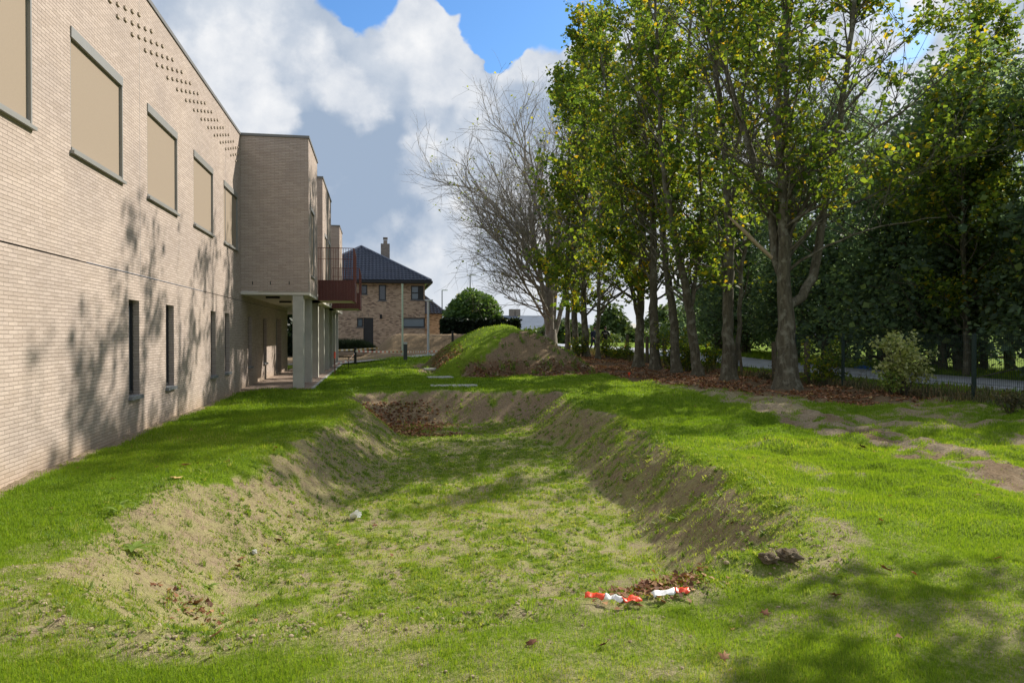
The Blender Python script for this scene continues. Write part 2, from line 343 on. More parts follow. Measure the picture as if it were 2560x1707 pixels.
def brick_mat(name, cols, mortar, cw, ch, ms, rough=.9, depth=.012, bias=0.0, stain=True, offs=.5):
    m, N, L, out = mat(name); uv = N.new('ShaderNodeUVMap'); uv.uv_map = 'UVMap'
    wn = nnode(N, L, 3.2, 3, .5, uv.outputs[0])
    va = N.new('ShaderNodeVectorMath'); va.operation = 'MULTIPLY_ADD'; L.new(wn.outputs['Color'], va.inputs[0]); va.inputs[1].default_value = (.012, .012, 0); L.new(uv.outputs[0], va.inputs[2])
    wn2 = nnode(N, L, 26, 3, .5, uv.outputs[0])
    vb = N.new('ShaderNodeVectorMath'); vb.operation = 'MULTIPLY_ADD'; L.new(wn2.outputs['Color'], vb.inputs[0]); vb.inputs[1].default_value = (.010, .010, 0); L.new(va.outputs[0], vb.inputs[2])
    b = N.new('ShaderNodeTexBrick'); L.new(vb.outputs[0], b.inputs['Vector']); b.inputs['Scale'].default_value = 1
    b.inputs['Brick Width'].default_value = cw; b.inputs['Row Height'].default_value = ch; b.inputs['Mortar Size'].default_value = ms
    b.inputs['Mortar Smooth'].default_value = .35; b.inputs['Bias'].default_value = bias; b.offset = offs
    b.inputs['Color1'].default_value = (0, 0, 0, 1); b.inputs['Color2'].default_value = (1, 1, 1, 1); b.inputs['Mortar'].default_value = (.5, .5, .5, 1)
    r = ramp(N, L, b.outputs['Color'], cols)
    n = nnode(N, L, 45, 5, .65, uv.outputs[0])
    c = mixc(N, L, .35, r.outputs[0], n.outputs['Fac'], 'OVERLAY')
    nb = nnode(N, L, .7, 5, .6, uv.outputs[0])
    rb = ramp(N, L, nb.outputs['Fac'], [(.3, (.40, .40, .41)), (.7, (.57, .56, .54))])
    if stain: c = mixc(N, L, .55, c, rb.outputs[0], 'OVERLAY')
    # pits and chips in the brick faces
    pit = nnode(N, L, 14, 6, .75, uv.outputs[0], .6)
    pr = N.new('ShaderNodeMapRange'); L.new(pit.outputs['Fac'], pr.inputs[0]); pr.inputs[1].default_value = .60; pr.inputs[2].default_value = .70; pr.inputs[3].default_value = 0; pr.inputs[4].default_value = .45
    c = mixc(N, L, pr.outputs[0], c, tuple(x * .55 for x in cols[0][1]))
    c = mixc(N, L, b.outputs['Fac'], c, mortar)
    su = N.new('ShaderNodeSeparateXYZ'); L.new(uv.outputs[0], su.inputs[0]); dz = N.new('ShaderNodeMath'); dz.operation = 'MULTIPLY_ADD'; L.new(nb.outputs['Fac'], dz.inputs[0]); dz.inputs[1].default_value = -.5; L.new(su.outputs[1], dz.inputs[2])
    dk = N.new('ShaderNodeMapRange'); L.new(dz.outputs[0], dk.inputs[0]); dk.inputs[1].default_value = -.30; dk.inputs[2].default_value = .12; dk.inputs[3].default_value = .55; dk.inputs[4].default_value = 0
    if stain: c = mixc(N, L, dk.outputs[0], c, (.36, .26, .16))
    inv = N.new('ShaderNodeMath'); inv.operation = 'SUBTRACT'; inv.inputs[0].default_value = 1; L.new(b.outputs['Fac'], inv.inputs[1])
    ad = N.new('ShaderNodeMath'); ad.operation = 'MULTIPLY_ADD'; L.new(n.outputs['Fac'], ad.inputs[0]); ad.inputs[1].default_value = .35; L.new(inv.outputs[0], ad.inputs[2])
    nm = bump(N, L, ad.outputs[0], .8, depth)
    principled(N, L, out, c, rough, .2, 0, nm); return m
M = {}
M['brick'] = brick_mat('pale_brick', [(0, (.42, .345, .295)), (.5, (.46, .382, .332)), (1, (.505, .422, .368))], (.235, .19, .155), .215, .0475, .0036)  # mortar colour darkened to stand for the shadow in the raked joints
M['brick_end'] = plain('brick_header', (.44, .365, .295), .9, .2, 0, .2, 30)
M['house_brick'] = brick_mat('mottled_brick', [(0, (.14, .10, .09)), (.22, (.26, .175, .13)), (.5, (.52, .38, .27)), (1, (.68, .52, .38))], (.36, .31, .25), .23, .085, .010, .9, .006, .2)
M['chim_brick'] = brick_mat('chimney_brick', [(0, (.24, .20, .18)), (1, (.36, .30, .26))], (.22, .20, .18), .22, .07, .01, .9, .006)
M['screen'] = plain('sunscreen_fabric', (.315, .255, .195), .85, .15, 0, .03, 40)
M['alu'] = plain('grey_aluminium', (.27, .268, .255), .45, .4, .2, .05, 3)
M['alu_dark'] = plain('dark_frame', (.035, .037, .04), .45, .4, 0, .1, 3)
M['cap'] = plain('roof_edge_metal', (.17, .165, .155), .5, .4, .3, .08, 2)
M['stone'] = plain('bluestone_sill', (.20, .21, .22), .7, .3, 0, .15, 12)
M['concrete'] = plain('column_concrete', (.44, .43, .38), .85, .2, 0, .12, 2.5, .25)
M['soffit'] = plain('soffit_render', (.60, .57, .50), .9, .1, 0, .05, 2)
M['rust'] = plain('redbrown_metal', (.115, .032, .024), .5, .4, .1, .15, 4)
M['rust_l'] = plain('redbrown_bars', (.17, .055, .038), .5, .4, .1, .15, 4)
M['white'] = plain('white_plastic', (.75, .75, .73), .45, .4, 0, .05, 8)
M['black'] = plain('black_metal', (.02, .02, .022), .5, .4, 0, .1, 5)
M['pole_w'] = plain('light_pole_paint', (.52, .54, .58), .4, .5, .2, .04, 4)
M['pole_g'] = plain('pale_green_pole', (.50, .62, .48), .5, .4, 0, .06, 4)
M['boll'] = plain('anthracite_paint', (.06, .068, .072), .5, .4, .2, .08, 4)
M['tile'] = plain('glazed_roof_tile', (.040, .052, .088), .30, .6, 0, .3, 1.7)
M['slate'] = plain('far_slate_roof', (.13, .16, .21), .7, .3, 0, .15, 1)
M['wood_post'] = plain('weathered_wood', (.11, .095, .065), .9, .1, 0, .35, 8, .5)
M['fence'] = plain('green_fence_steel', (.018, .035, .028), .6, .3, 0, .15, 5)
M['blue'] = plain('blue_sheet', (.02, .12, .48), .5, .4, 0, .2, 6)
M['skin'] = plain('skin', (.50, .32, .24), .6, .3, 0, .05, 6)
M['cloth_dark'] = plain('dark_clothing', (.022, .024, .026), .85, .2, 0, .4, 7)
M['cloth_navy'] = plain('navy_clothing', (.03, .04, .075), .85, .2, 0, .3, 7)
M['hair'] = plain('dark_hair', (.015, .012, .010), .7, .3, 0, .2, 20)
M['tarp_w'] = plain('plastic_white', (.78, .78, .76), .4, .4, 0, .04, 8)
M['red'] = plain('plastic_red', (.75, .07, .02), .4, .4, 0, .1, 8)
M['red_brick'] = plain('far_red_brick', (.25, .09, .07), .9, .1, 0, .2, 1)
M['render_w'] = plain('far_render', (.55, .52, .46), .9, .1, 0, .1, 1)
def glass_mat(name, c=(.03, .04, .05), rough=.06):
    m, N, L, out = mat(name); p = principled(N, L, out, c, rough, .8); return m
M['glass'] = glass_mat('window_glass')
M['glass_l'] = glass_mat('house_window_glass', (.10, .15, .19), .15)
def striped(name, a, b, freq, axis=0):
    m, N, L, out = mat(name); uv = N.new('ShaderNodeUVMap'); uv.uv_map = 'UVMap'; s = N.new('ShaderNodeSeparateXYZ'); L.new(uv.outputs[0], s.inputs[0])
    t = N.new('ShaderNodeMath'); t.operation = 'MULTIPLY'; L.new(s.outputs[axis], t.inputs[0]); t.inputs[1].default_value = freq
    f = N.new('ShaderNodeMath'); f.operation = 'FRACT'; L.new(t.outputs[0], f.inputs[0])
    g = N.new('ShaderNodeMath'); g.operation = 'GREATER_THAN'; L.new(f.outputs[0], g.inputs[0]); g.inputs[1].default_value = .5
    c = mixc(N, L, g.outputs[0], a, b); principled(N, L, out, c, .45, .4); return m
M['tape_rw'] = striped('red_white_tape', (.78, .76, .72), (.62, .22, .16), 3.2)
M['tape_yw'] = striped('yellow_white_tape', (.78, .76, .66), (.55, .42, .16), 3.2)
def foliage(name, stops, transl=.45, rough=.55, spec=.25, tmul=(1.55, 1.45, .65)):
    m, N, L, out = mat(name); a = N.new('ShaderNodeAttribute'); a.attribute_name = 'tint'
    r = ramp(N, L, a.outputs['Fac'], stops)
    p = N.new('ShaderNodeBsdfPrincipled'); L.new(r.outputs[0], p.inputs['Base Color']); p.inputs['Roughness'].default_value = rough; p.inputs['Specular IOR Level'].default_value = spec
    t = N.new('ShaderNodeBsdfTranslucent')
    tm = mixc(N, L, 1.0, r.outputs[0], tmul, 'MULTIPLY'); L.new(tm, t.inputs['Color'])
    x = N.new('ShaderNodeMixShader'); x.inputs[0].default_value = transl; L.new(p.outputs[0], x.inputs[1]); L.new(t.outputs[0], x.inputs[2])
    L.new(x.outputs[0], out.inputs[0]); return m
M['leaf'] = foliage('maple_leaves', [(0, (.045, .09, .028)), (.35, (.095, .16, .032)), (.7, (.20, .27, .035)), (.93, (.38, .34, .03)), (1, (.60, .38, .03))], .6)
M['leaf_dark'] = foliage('woodland_leaves', [(0, (.10, .15, .11)), (.6, (.16, .23, .125)), (.9, (.26, .33, .11)), (1, (.38, .42, .11))], .62, tmul=(1.3, 1.35, .9))
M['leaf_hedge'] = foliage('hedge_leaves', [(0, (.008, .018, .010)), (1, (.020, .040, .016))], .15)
M['leaf_dome'] = foliage('clipped_tree_leaves', [(0, (.05, .11, .035)), (1, (.16, .27, .08))], .35)
M['leaf_cream'] = foliage('cream_green_leaves', [(0, (.17, .23, .06)), (1, (.56, .58, .30))], .45)
M['leaf_far'] = foliage('far_leaves', [(0, (.05, .09, .04)), (1, (.14, .19, .06))], .3)
M['grass'] = foliage('grass_blades', [(0, (.090, .175, .016)), (.5, (.180, .290, .022)), (.85, (.24, .34, .035)), (1, (.34, .35, .11))], .5, .5, .25)
M['weed'] = foliage('weed_leaves', [(0, (.09, .17, .03)), (.6, (.22, .32, .065)), (1, (.38, .42, .13))], .45)
M['dry'] = foliage('dry_undergrowth', [(0, (.04, .055, .02)), (.5, (.10, .10, .045)), (1, (.24, .19, .10))], .3)
M['fallen'] = foliage('fallen_leaves', [(0, (.11, .05, .03)), (.55, (.25, .11, .055)), (.9, (.42, .24, .12)), (1, (.55, .40, .16))], .15, .7, .2)
def bark_mat(name, c1, c2, c3):
    m, N, L, out = mat(name); g = N.new('ShaderNodeTexCoord'); mp = N.new('ShaderNodeMapping'); mp.inputs['Scale'].default_value = (9, 9, 1.6); L.new(g.outputs['Object'], mp.inputs[0])
    n = nnode(N, L, 1.3, 8, .7, mp.outputs[0], .8); n2 = nnode(N, L, 3.5, 5, .6, g.outputs['Object'])
    r = ramp(N, L, n.outputs['Fac'], [(.3, c1), (.6, c2)])
    k = N.new('ShaderNodeMapRange'); L.new(n2.outputs['Fac'], k.inputs[0]); k.inputs[1].default_value = .52; k.inputs[2].default_value = .64
    c = mixc(N, L, k.outputs[0], r.outputs[0], c3)
    principled(N, L, out, c, .9, .15, 0, bump(N, L, n.outputs['Fac'], .9, .03)); return m
M['bark'] = bark_mat('grey_green_bark', (.045, .04, .028), (.14, .125, .085), (.21, .20, .15))
M['bark_grey'] = bark_mat('bare_tree_bark', (.17, .15, .13), (.32, .285, .24), (.38, .35, .30))
M['broken'] = plain('broken_wood', (.40, .31, .20), .8, .2, 0, .2, 6)

def ground_material():
    m, N, L, out = mat('ground_soil_and_grass'); g = N.new('ShaderNodeNewGeometry'); P = g.outputs['Position']
    a = N.new('ShaderNodeAttribute'); a.attribute_name = 'bare'; lt = N.new('ShaderNodeAttribute'); lt.attribute_name = 'litter'
    fl = N.new('ShaderNodeAttribute'); fl.attribute_name = 'dark'; mo = N.new('ShaderNodeAttribute'); mo.attribute_name = 'moss'
    n1 = nnode(N, L, 1.1, 6, .6, P); n2 = nnode(N, L, 24, 8, .8, P); n3 = nnode(N, L, 90, 3, .6, P); n4 = nnode(N, L, 6, 6, .65, P)
    soil = ramp(N, L, n2.outputs['Fac'], [(.28, (.11, .085, .055)), (.42, (.27, .215, .145)), (.56, (.39, .32, .22)), (.75, (.51, .43, .31))])
    soil2 = ramp(N, L, n1.outputs['Fac'], [(.3, (.36, .35, .34)), (.7, (.58, .56, .52))])
    sc = mixc(N, L, .6, soil.outputs[0], soil2.outputs[0], 'OVERLAY')
    sc = mixc(N, L, fl.outputs['Fac'], sc, mixc(N, L, 1.0, sc, (.66, .57, .50), 'MULTIPLY'), 'MIX')
    mr = N.new('ShaderNodeMapRange'); L.new(n4.outputs['Fac'], mr.inputs[0]); mr.inputs[1].default_value = .36; mr.inputs[2].default_value = .62
    mm = N.new('ShaderNodeMath'); mm.operation = 'MULTIPLY'; L.new(mr.outputs[0], mm.inputs[0]); L.new(mo.outputs['Fac'], mm.inputs[1])
    sc = mixc(N, L, mm.outputs[0], sc, (.36, .37, .13))
    gr = ramp(N, L, n2.outputs['Fac'], [(.25, (.085, .14, .012)), (.55, (.165, .245, .018)), (.8, (.25, .33, .04))])
    gr2 = ramp(N, L, n4.outputs['Fac'], [(.3, (.40, .42, .40)), (.7, (.60, .58, .5))])
    gc = mixc(N, L, .5, gr.outputs[0], gr2.outputs[0], 'OVERLAY')
    # patchy transition
    s = N.new('ShaderNodeMath'); s.operation = 'ADD'; L.new(a.outputs['Fac'], s.inputs[0])
    q = N.new('ShaderNodeMath'); q.operation = 'MULTIPLY_ADD'; L.new(n2.outputs['Fac'], q.inputs[0]); q.inputs[1].default_value = .9; q.inputs[2].default_value = -.45
    L.new(q.outputs[0], s.inputs[1])
    k = N.new('ShaderNodeMapRange'); L.new(s.outputs[0], k.inputs[0]); k.inputs[1].default_value = .22; k.inputs[2].default_value = .52
    c = mixc(N, L, k.outputs[0], gc, sc)
    lc = ramp(N, L, n2.outputs['Fac'], [(.3, (.06, .04, .025)), (.55, (.16, .095, .055)), (.75, (.27, .18, .10))])
    c = mixc(N, L, lt.outputs['Fac'], c, lc.outputs[0])
    ad = N.new('ShaderNodeMath'); ad.operation = 'ADD'; L.new(n2.outputs['Fac'], ad.inputs[0]); L.new(n3.outputs['Fac'], ad.inputs[1])
    principled(N, L, out, c, .95, .1, 0, bump(N, L, ad.outputs[0], .8, .03)); return m
M['ground'] = ground_material()
def asphalt():
    m, N, L, out = mat('asphalt'); g = N.new('ShaderNodeNewGeometry')
    n = nnode(N, L, 60, 5, .7, g.outputs['Position']); n2 = nnode(N, L, .6, 5, .6, g.outputs['Position'])
    r = ramp(N, L, n.outputs['Fac'], [(.3, (.30, .31, .34)), (.7, (.44, .45, .49))]); r2 = ramp(N, L, n2.outputs['Fac'], [(.3, (.42, .42, .42)), (.7, (.58, .58, .58))])
    principled(N, L, out, mixc(N, L, .6, r.outputs[0], r2.outputs[0], 'OVERLAY'), .55, .4, 0, bump(N, L, n.outputs['Fac'], .4, .01)); return m
M['asphalt'] = asphalt()
M['paver'] = brick_mat('brick_pavers', [(0, (.27, .20, .16)), (1, (.42, .33, .27))], (.16, .13, .10), .20, .075, .006, .9, .004)
M['slab'] = plain('concrete_slab', (.42, .42, .39), .85, .2, 0, .15, 5, .3)

# ------------------------------------------------------------------ ground sheet
def axis_pts(segs):
    out = []
    for a, b, st in segs:
        n = max(1, int(round((b - a) / st))); out += list(np.linspace(a, b, n, endpoint=False))
    return np.array(out + [segs[-1][1]])
gx = axis_pts([(-900, -100, 80), (-100, -20, 8), (-20, -4.6, 1.4), (-4.6, -3.2, .07), (-3.2, 5.2, .045), (5.2, 9, .08), (9, 14.5, .14), (14.5, 24, .5), (24, 60, 3), (60, 1000, 60)])
gy = axis_pts([(-60, 0, 6), (0, 2.4, .3), (2.4, 9.5, .045), (9.5, 16, .08), (16, 24, .11), (24, 42, .2), (42, 64, .4), (64, 120, 4), (120, 1600, 70)])
GX, GY = np.meshgrid(gx, gy); gxx = GX.ravel(); gyy = GY.ravel()
gz = ground_z(gxx, gyy)
nx, ny = len(gx), len(gy)
i0 = (np.arange(ny - 1)[:, None] * nx + np.arange(nx - 1)[None, :]).ravel()
GF = np.stack([i0, i0 + 1, i0 + nx + 1, i0 + nx], 1)
lit = litter_mask(gxx, gyy)
pit = sstep(.6, 1.1, -basin_sd(gxx, gyy)) * sstep(17.6, 18.6, gyy) * sstep(21.8, 20.8, gyy) * sstep(2.3, .9, gxx + (fbm(gxx, gyy, 1.2, 3, 91) - .5) * 1.5)
darksoil = np.clip(soil_strip(gxx, gyy) * (gyy < 24) * sstep(.45, .7, fbm(gxx * 1.0, gyy * .6, 2.2, 3, 35)) * .9 + sstep(.2, -.3, mound_sd(gxx, gyy)) * .75 + sstep(40, 47, gyy) * (gxx < 15) * .7 + sstep(9, 10.5, gxx) * (gyy < 30) * .25 + sstep(.0, -.4, basin_sd(gxx, gyy)) * sstep(15, 19, gyy) * .5 + sstep(.1, -.2, basin_sd(gxx, gyy)) * sstep(-1.5, -.8, basin_sd(gxx, gyy)) * (.38 + .25 * (gxx > 2.2)) * (gyy < 18) + litter_mask(gxx, gyy) * .3, 0, 1)
ground = np_mesh('ground', np.stack([gxx, gyy, gz], 1), GF, M['ground'], attrs={'bare': bare_mask(gxx, gyy), 'litter': np.clip(lit * .85 + pit * .55, 0, 1), 'dark': darksoil, 'moss': np.clip(sstep(.3, -.1, basin_sd(gxx, gyy)) * (.45 + .4 * sstep(-.7, -1.3, basin_sd(gxx, gyy))) * sstep(19, 17, gyy) + sstep(7, 4, gyy) * .45 + .3 * (gxx > 9) * (gyy < 26), 0, 1)}, smooth=True)
tag(ground, 'lawn and bare soil around a shallow rain basin', None, kind='structure')

# road beyond the fence, paths
def ribbon(name, pts, w, z, m, label=None, n=2):
    V = []; Fc = []
    for i, p in enumerate(pts):
        p = Vector(p); a = Vector(pts[max(i - 1, 0)]); b = Vector(pts[min(i + 1, len(pts) - 1)]); t = (b - a).normalized(); q = Vector((t.y, -t.x))
        for s in (-1, 1):
            c = p + q * s * w / 2; V.append((c.x, c.y, z(c.x, c.y)))
    for i in range(len(pts) - 1): Fc.append((2 * i, 2 * i + 1, 2 * i + 3, 2 * i + 2))
    o = np_mesh(name, np.array(V), np.array(Fc), m); tag(o, label, None, kind='structure'); return o
zz = lambda x, y: float(ground_z(np.array([x]), np.array([y]), False)[0])
ribbon('road', [(19.3, y) for y in list(range(-60, 130, 3))], 4.4, lambda x, y: .45 * float(sstep(27, 56, np.array(y))) + .09, M['asphalt'], 'grey asphalt road behind the row of maples')
pth = [(-16, 40.5), (-9, 41), (-2.5, 41.6), (0, 43.2), (3, 46.2), (6, 48.4), (10, 50)]
ribbon('footpath', pth, 1.6, lambda x, y: zz(x, y) + .05, M['slab'], 'pale concrete path at the far end of the lawn')

# ------------------------------------------------------------------ the brick school building
WX, BX = -4.0, -2.04
TOPZ = 7.55
bld = empty('brick_building', (WX, 12, 0)); tag(bld, 'long pale brick two-storey building with sunscreens, raised wing on concrete columns', 'building')
def kid(o):      # parts are modelled in world metres, so undo the root's place
    o.location = Vector(o.location) - bld.location; return o
def holes_wall(plane, c, u0, u1, z0, z1, holes, depth, name, m, sgn=1):
    """a wall sheet with real openings and their reveals; plane 'x': x=c, u is y."""
    mb = MB(); us = sorted({u0, u1, *[h[0] for h in holes], *[h[1] for h in holes]}); zs = sorted({z0, z1, *[h[2] for h in holes], *[h[3] for h in holes]})
    pt = (lambda u, z, d=0: (c - d * sgn, u, z)) if plane == 'x' else (lambda u, z, d=0: (u, c - d * sgn, z))
    for i in range(len(us) - 1):
        for j in range(len(zs) - 1):
            um = (us[i] + us[i + 1]) / 2; zm = (zs[j] + zs[j + 1]) / 2
            if any(h[0] < um < h[1] and h[2] < zm < h[3] for h in holes): continue
            mb.face([pt(us[i], zs[j]), pt(us[i + 1], zs[j]), pt(us[i + 1], zs[j + 1]), pt(us[i], zs[j + 1])])
    for h in holes:
        d = h[4] if len(h) > 4 else depth
        for (a, b) in (((h[0], h[2]), (h[1], h[2])), ((h[1], h[2]), (h[1], h[3])), ((h[1], h[3]), (h[0], h[3])), ((h[0], h[3]), (h[0], h[2]))):
            mb.face([pt(*a), pt(*b), pt(*b, d), pt(*a, d)])
    return kid(mb.build(name, m, bld))
upper = [(on_x(a, 500, WX).y, on_x(b, 500, WX).y) for a, b in ((-110, 75), (165, 283), (340, 408), (446, 490), (515, 546))]
upper = [(5.15, upper[0][1])] + upper[1:]
UZ0, UZ1 = 4.06, 5.74
lower = [(on_x(a, 800, WX).y, on_x(b, 800, WX).y) for a, b in ((296, 320), (381, 399.5), (484, 495.5), (517, 527.5), (570, 578), (605, 612.5))]
LZ0, LZ1 = .60, 2.22
door = (on_x(634, 800, WX).y, on_x(646, 800, WX).y, .06, 2.3)
holes = [(a, b, UZ0, UZ1, .05) for a, b in upper] + [(a, b, LZ0, LZ1, .16) for a, b in lower] + [(*door, .25)]
CY = 23.1
holes_wall('x', WX, -3, CY, 2.93, TOPZ, [h for h in holes if h[2] > 3], .1, 'wall', M['brick'])
holes_wall('x', WX, -3, 34.7, -.25, 2.645, [h for h in holes if h[2] < 3], .1, 'wall', M['brick'])
kid(MB().box(WX - .3, WX - .018, -3, 34.7, 2.645, 2.665).build('expansion_joint', M['black'], bld))
holes_wall('x', WX, -3, 34.7, 2.665, 2.93, [], .1, 'wall', M['brick'])
for xj in (323, -400): 
    yj = on_x(323, 400, WX).y if xj > 0 else 20.9
    kid(MB().box(WX - .01, WX + .0012, yj - .005, yj + .005, 2.67, TOPZ - .01).build('expansion_joint', M['stone'], bld))
# end walls, roof and back of the near volume
mb = MB(); mb.face([(WX, 34.7, -.25), (WX - 12, 34.7, -.25), (WX - 12, 34.7, 2.93), (WX, 34.7, 2.93)]); mb.face([(WX, -3, -.25), (WX - 12, -3, -.25), (WX - 12, -3, TOPZ), (WX, -3, TOPZ)])
mb.face([(WX - 12, -3, -.25), (WX - 12, 45, -.25), (WX - 12, 45, TOPZ), (WX - 12, -3, TOPZ)]); kid(mb.build('wall', M['brick'], bld))
mb = MB(); mb.box(WX - 12, WX - .35, -3, 45, 7.2, 7.3); kid(mb.build('roof', M['cap'], bld))
mb = MB()
mb.box(WX - .34, WX + .025, -3.02, CY - .0, TOPZ, TOPZ + .075)
mb.box(WX + .0252, BX + .03, CY - .03, CY + .3, TOPZ + .001, TOPZ + .076); mb.box(BX - .32, BX + .03, CY + .3, 26.43, TOPZ, TOPZ + .075)
kid(mb.build('roof_edge', M['cap'], bld))
# protruding headers laid in a staggered field below the roof edge
mb = MB()
for r in range(6):
    z = 6.60 + r * .095
    k = 0; y = 2.0 + (.35 if r % 2 else 0)
    while y < CY - .12:
        mb.box(WX - .02, WX + .028, y, y + .11, z, z + .042); y += .70
kid(mb.build('brick_relief', M['brick_end'], bld))
# soldier course line under the roof edge
for i, (a, b) in enumerate(upper):
    w = empty('window', (0, 0, 0), 0, bld); w.location = Vector((WX, (a + b) / 2, UZ0)) - bld.location
    def wk(o, w=w): o.location = -(w.location + bld.location); return o
    wk(MB().box(WX - .05, WX - .032, a + .03, b - .03, UZ0 + .05, UZ1 - .14).build('sunscreen', M['screen'], w))
    f = MB().box(WX - .05, WX + .018, a, b, UZ1 - .145, UZ1 - .002)
    f.box(WX - .05, WX - .005, a, a + .028, UZ0 + .03, UZ1 - .145); f.box(WX - .05, WX + .012, b - .035, b, UZ0 + .03, UZ1 - .145)
    wk(f.build('frame', M['alu'], w))
    wk(MB().box(WX - .045, WX + .005, a + .03, b - .03, UZ0 + .035, UZ0 + .085).build('bottom_bar', M['alu'], w))
    wk(MB().box(WX - .05, WX + .055, a - .03, b + .03, UZ0 - .012, UZ0 + .032).build('sill', M['alu'], w))
for i, (a, b) in enumerate(lower):
    w = empty('window', (0, 0, 0), 0, bld); w.location = Vector((WX, (a + b) / 2, LZ0)) - bld.location
    def wk(o, w=w): o.location = -(w.location + bld.location); return o
    wk(MB().box(WX - .16, WX - .13, a + .04, b - .04, LZ0 + .08, LZ1 - .04).build('pane', M['glass'], w))
    f = MB().box(WX - .165, WX - .10, a + .003, a + .042, LZ0 + .06, LZ1).box(WX - .165, WX - .10, b - .042, b - .003, LZ0 + .06, LZ1).box(WX - .165, WX - .10, a + .042, b - .042, LZ1 - .04, LZ1).box(WX - .165, WX - .10, a + .042, b - .042, LZ0 + .06, LZ0 + .10)
    wk(f.build('frame', M['alu_dark'], w))
    wk(MB().box(WX - .16, WX + .06, a - .03, b + .03, LZ0 - .03, LZ0 + .03).build('sill', M['stone'], w))
d = empty('door', (0, 0, 0), 0, bld); d.location = Vector((WX, door[0], 0)) - bld.location
def dk(o): o.location = -(d.location + bld.location); return o
dk(MB().box(WX - .24, WX - .20, door[0] + .06, door[1] - .06, .08, 2.24).build('pane', M['glass'], d))
dk(MB().box(WX - .25, WX - .17, door[0], door[0] + .07, .06, 2.3).box(WX - .25, WX - .17, door[1] - .07, door[1], .06, 2.3).box(WX - .25, WX - .17, door[0] + .07, door[1] - .07, 2.23, 2.3).box(WX - .25, WX - .18, (door[0] + door[1]) / 2 - .05, (door[0] + door[1]) / 2 + .05, .06, 2.23).build('frame', M['alu'], d))
dk(MB().bar((WX - .12, (door[0] + door[1]) / 2 - .12, .8), (WX - .12, (door[0] + door[1]) / 2 - .12, 1.5), .018).build('handle', M['alu'], d))
# raised wing: three boxes and the recessed wall between them, on columns
SOF = 2.93
mb = MB(); mb.box(WX - 12, BX + .0, CY + .012, 45, SOF - .09, SOF - .002); kid(mb.build('soffit', M['soffit'], bld))
def wing(y0, y1, win):
    hs = [(a, b, UZ0 - .6, UZ1 - .1, .05) for a, b in win]
    holes_wall('y', y0, WX, BX, SOF, TOPZ, [], .1, 'wall', M['brick'])
    holes_wall('x', BX, y0, y1, SOF, TOPZ, hs, .1, 'wall', M['brick'])
    holes_wall('y', y1, WX - .0, BX, SOF, TOPZ, [], .1, 'wall', M['brick'])
    kid(MB().face([(WX - 2, y0, TOPZ - .02), (BX, y0, TOPZ - .02), (BX, y1, TOPZ - .02), (WX - 2, y1, TOPZ - .02)]).build('roof', M['cap'], bld))
    for a, b in win:
        w = empty('window', (0, 0, 0), 0, bld); w.location = Vector((BX, (a + b) / 2, UZ0)) - bld.location
        def wk(o, w=w): o.location = -(w.location + bld.location); return o
        wk(MB().box(BX - .05, BX - .03, a + .03, b - .03, UZ0 - .55, UZ1 - .2).build('sunscreen', M['screen'], w))
        wk(MB().box(BX - .05, BX + .015, a, b, UZ1 - .21, UZ1 - .1).box(BX - .05, BX + .01, a, a + .03, UZ0 - .57, UZ1 - .21).box(BX - .05, BX + .01, b - .03, b, UZ0 - .57, UZ1 - .21).build('frame', M['alu'], w))
        wk(MB().box(BX - .05, BX + .05, a - .02, b + .02, UZ0 - .62, UZ0 - .57).build('sill', M['alu'], w))
W1, W2, W3 = (CY, 26.4), (28.9, 34.1), (41.6, 44.8)
wing(*W1, [(23.8, 25.1)]); wing(*W2, [(30.0, 31.2), (32.2, 33.4)]); wing(*W3, [(42.3, 43.4)])
for a, b in ((W1[1], W2[0]), (W2[1], W3[0])): kid(MB().face([(WX + .35, a, SOF), (WX + .35, b, SOF), (WX + .35, b, TOPZ), (WX + .35, a, TOPZ)]).build('wall', M['brick'], bld))
for (a, b) in (W2, W3):
    kid(MB().box(WX, BX + .03, a - .03, a + .3, TOPZ, TOPZ + .075).box(BX - .32, BX + .03, a + .3, b + .03, TOPZ, TOPZ + .075).build('roof_edge', M['cap'], bld))
# small dark hooks on the wing's front
for xd in (580.6, 621.6, 664.6): 
    p = on_y(xd, 650, CY); kid(MB().box(p.x - .012, p.x + .012, CY - .012, CY + .01, p.z - .05, p.z + .05).build('wall_hook', M['black'], bld))
# floor plate edges under the wing
for ya, yb in ((26.42, 28.88), (34.12, 41.58)): kid(MB().box(WX + .05, BX - .02, ya, yb, SOF, SOF + .12).build('floor_edge', M['concrete'], bld))
col_y = [22.95, 25.7, 28.6, 31.7, 34.8, 37.6, 40.3, 42.9]
for i, y in enumerate(col_y):
    o = kid(MB().box(-2.52, -2.2, y + .2, y + .5, -.2, SOF - .092).build('column', M['concrete'], bld, bevel=.012))
# ceiling lamps under the wing
for xd, yd in ((633, 682), (664, 693)):
    o = kid(MB().box(-3.42, -3.0, 24.0 + (xd > 650) * 3.2, 24.16 + (xd > 650) * 3.2, SOF - .16, SOF - .092).build('ceiling_lamp', M['black'], bld, bevel=.02))
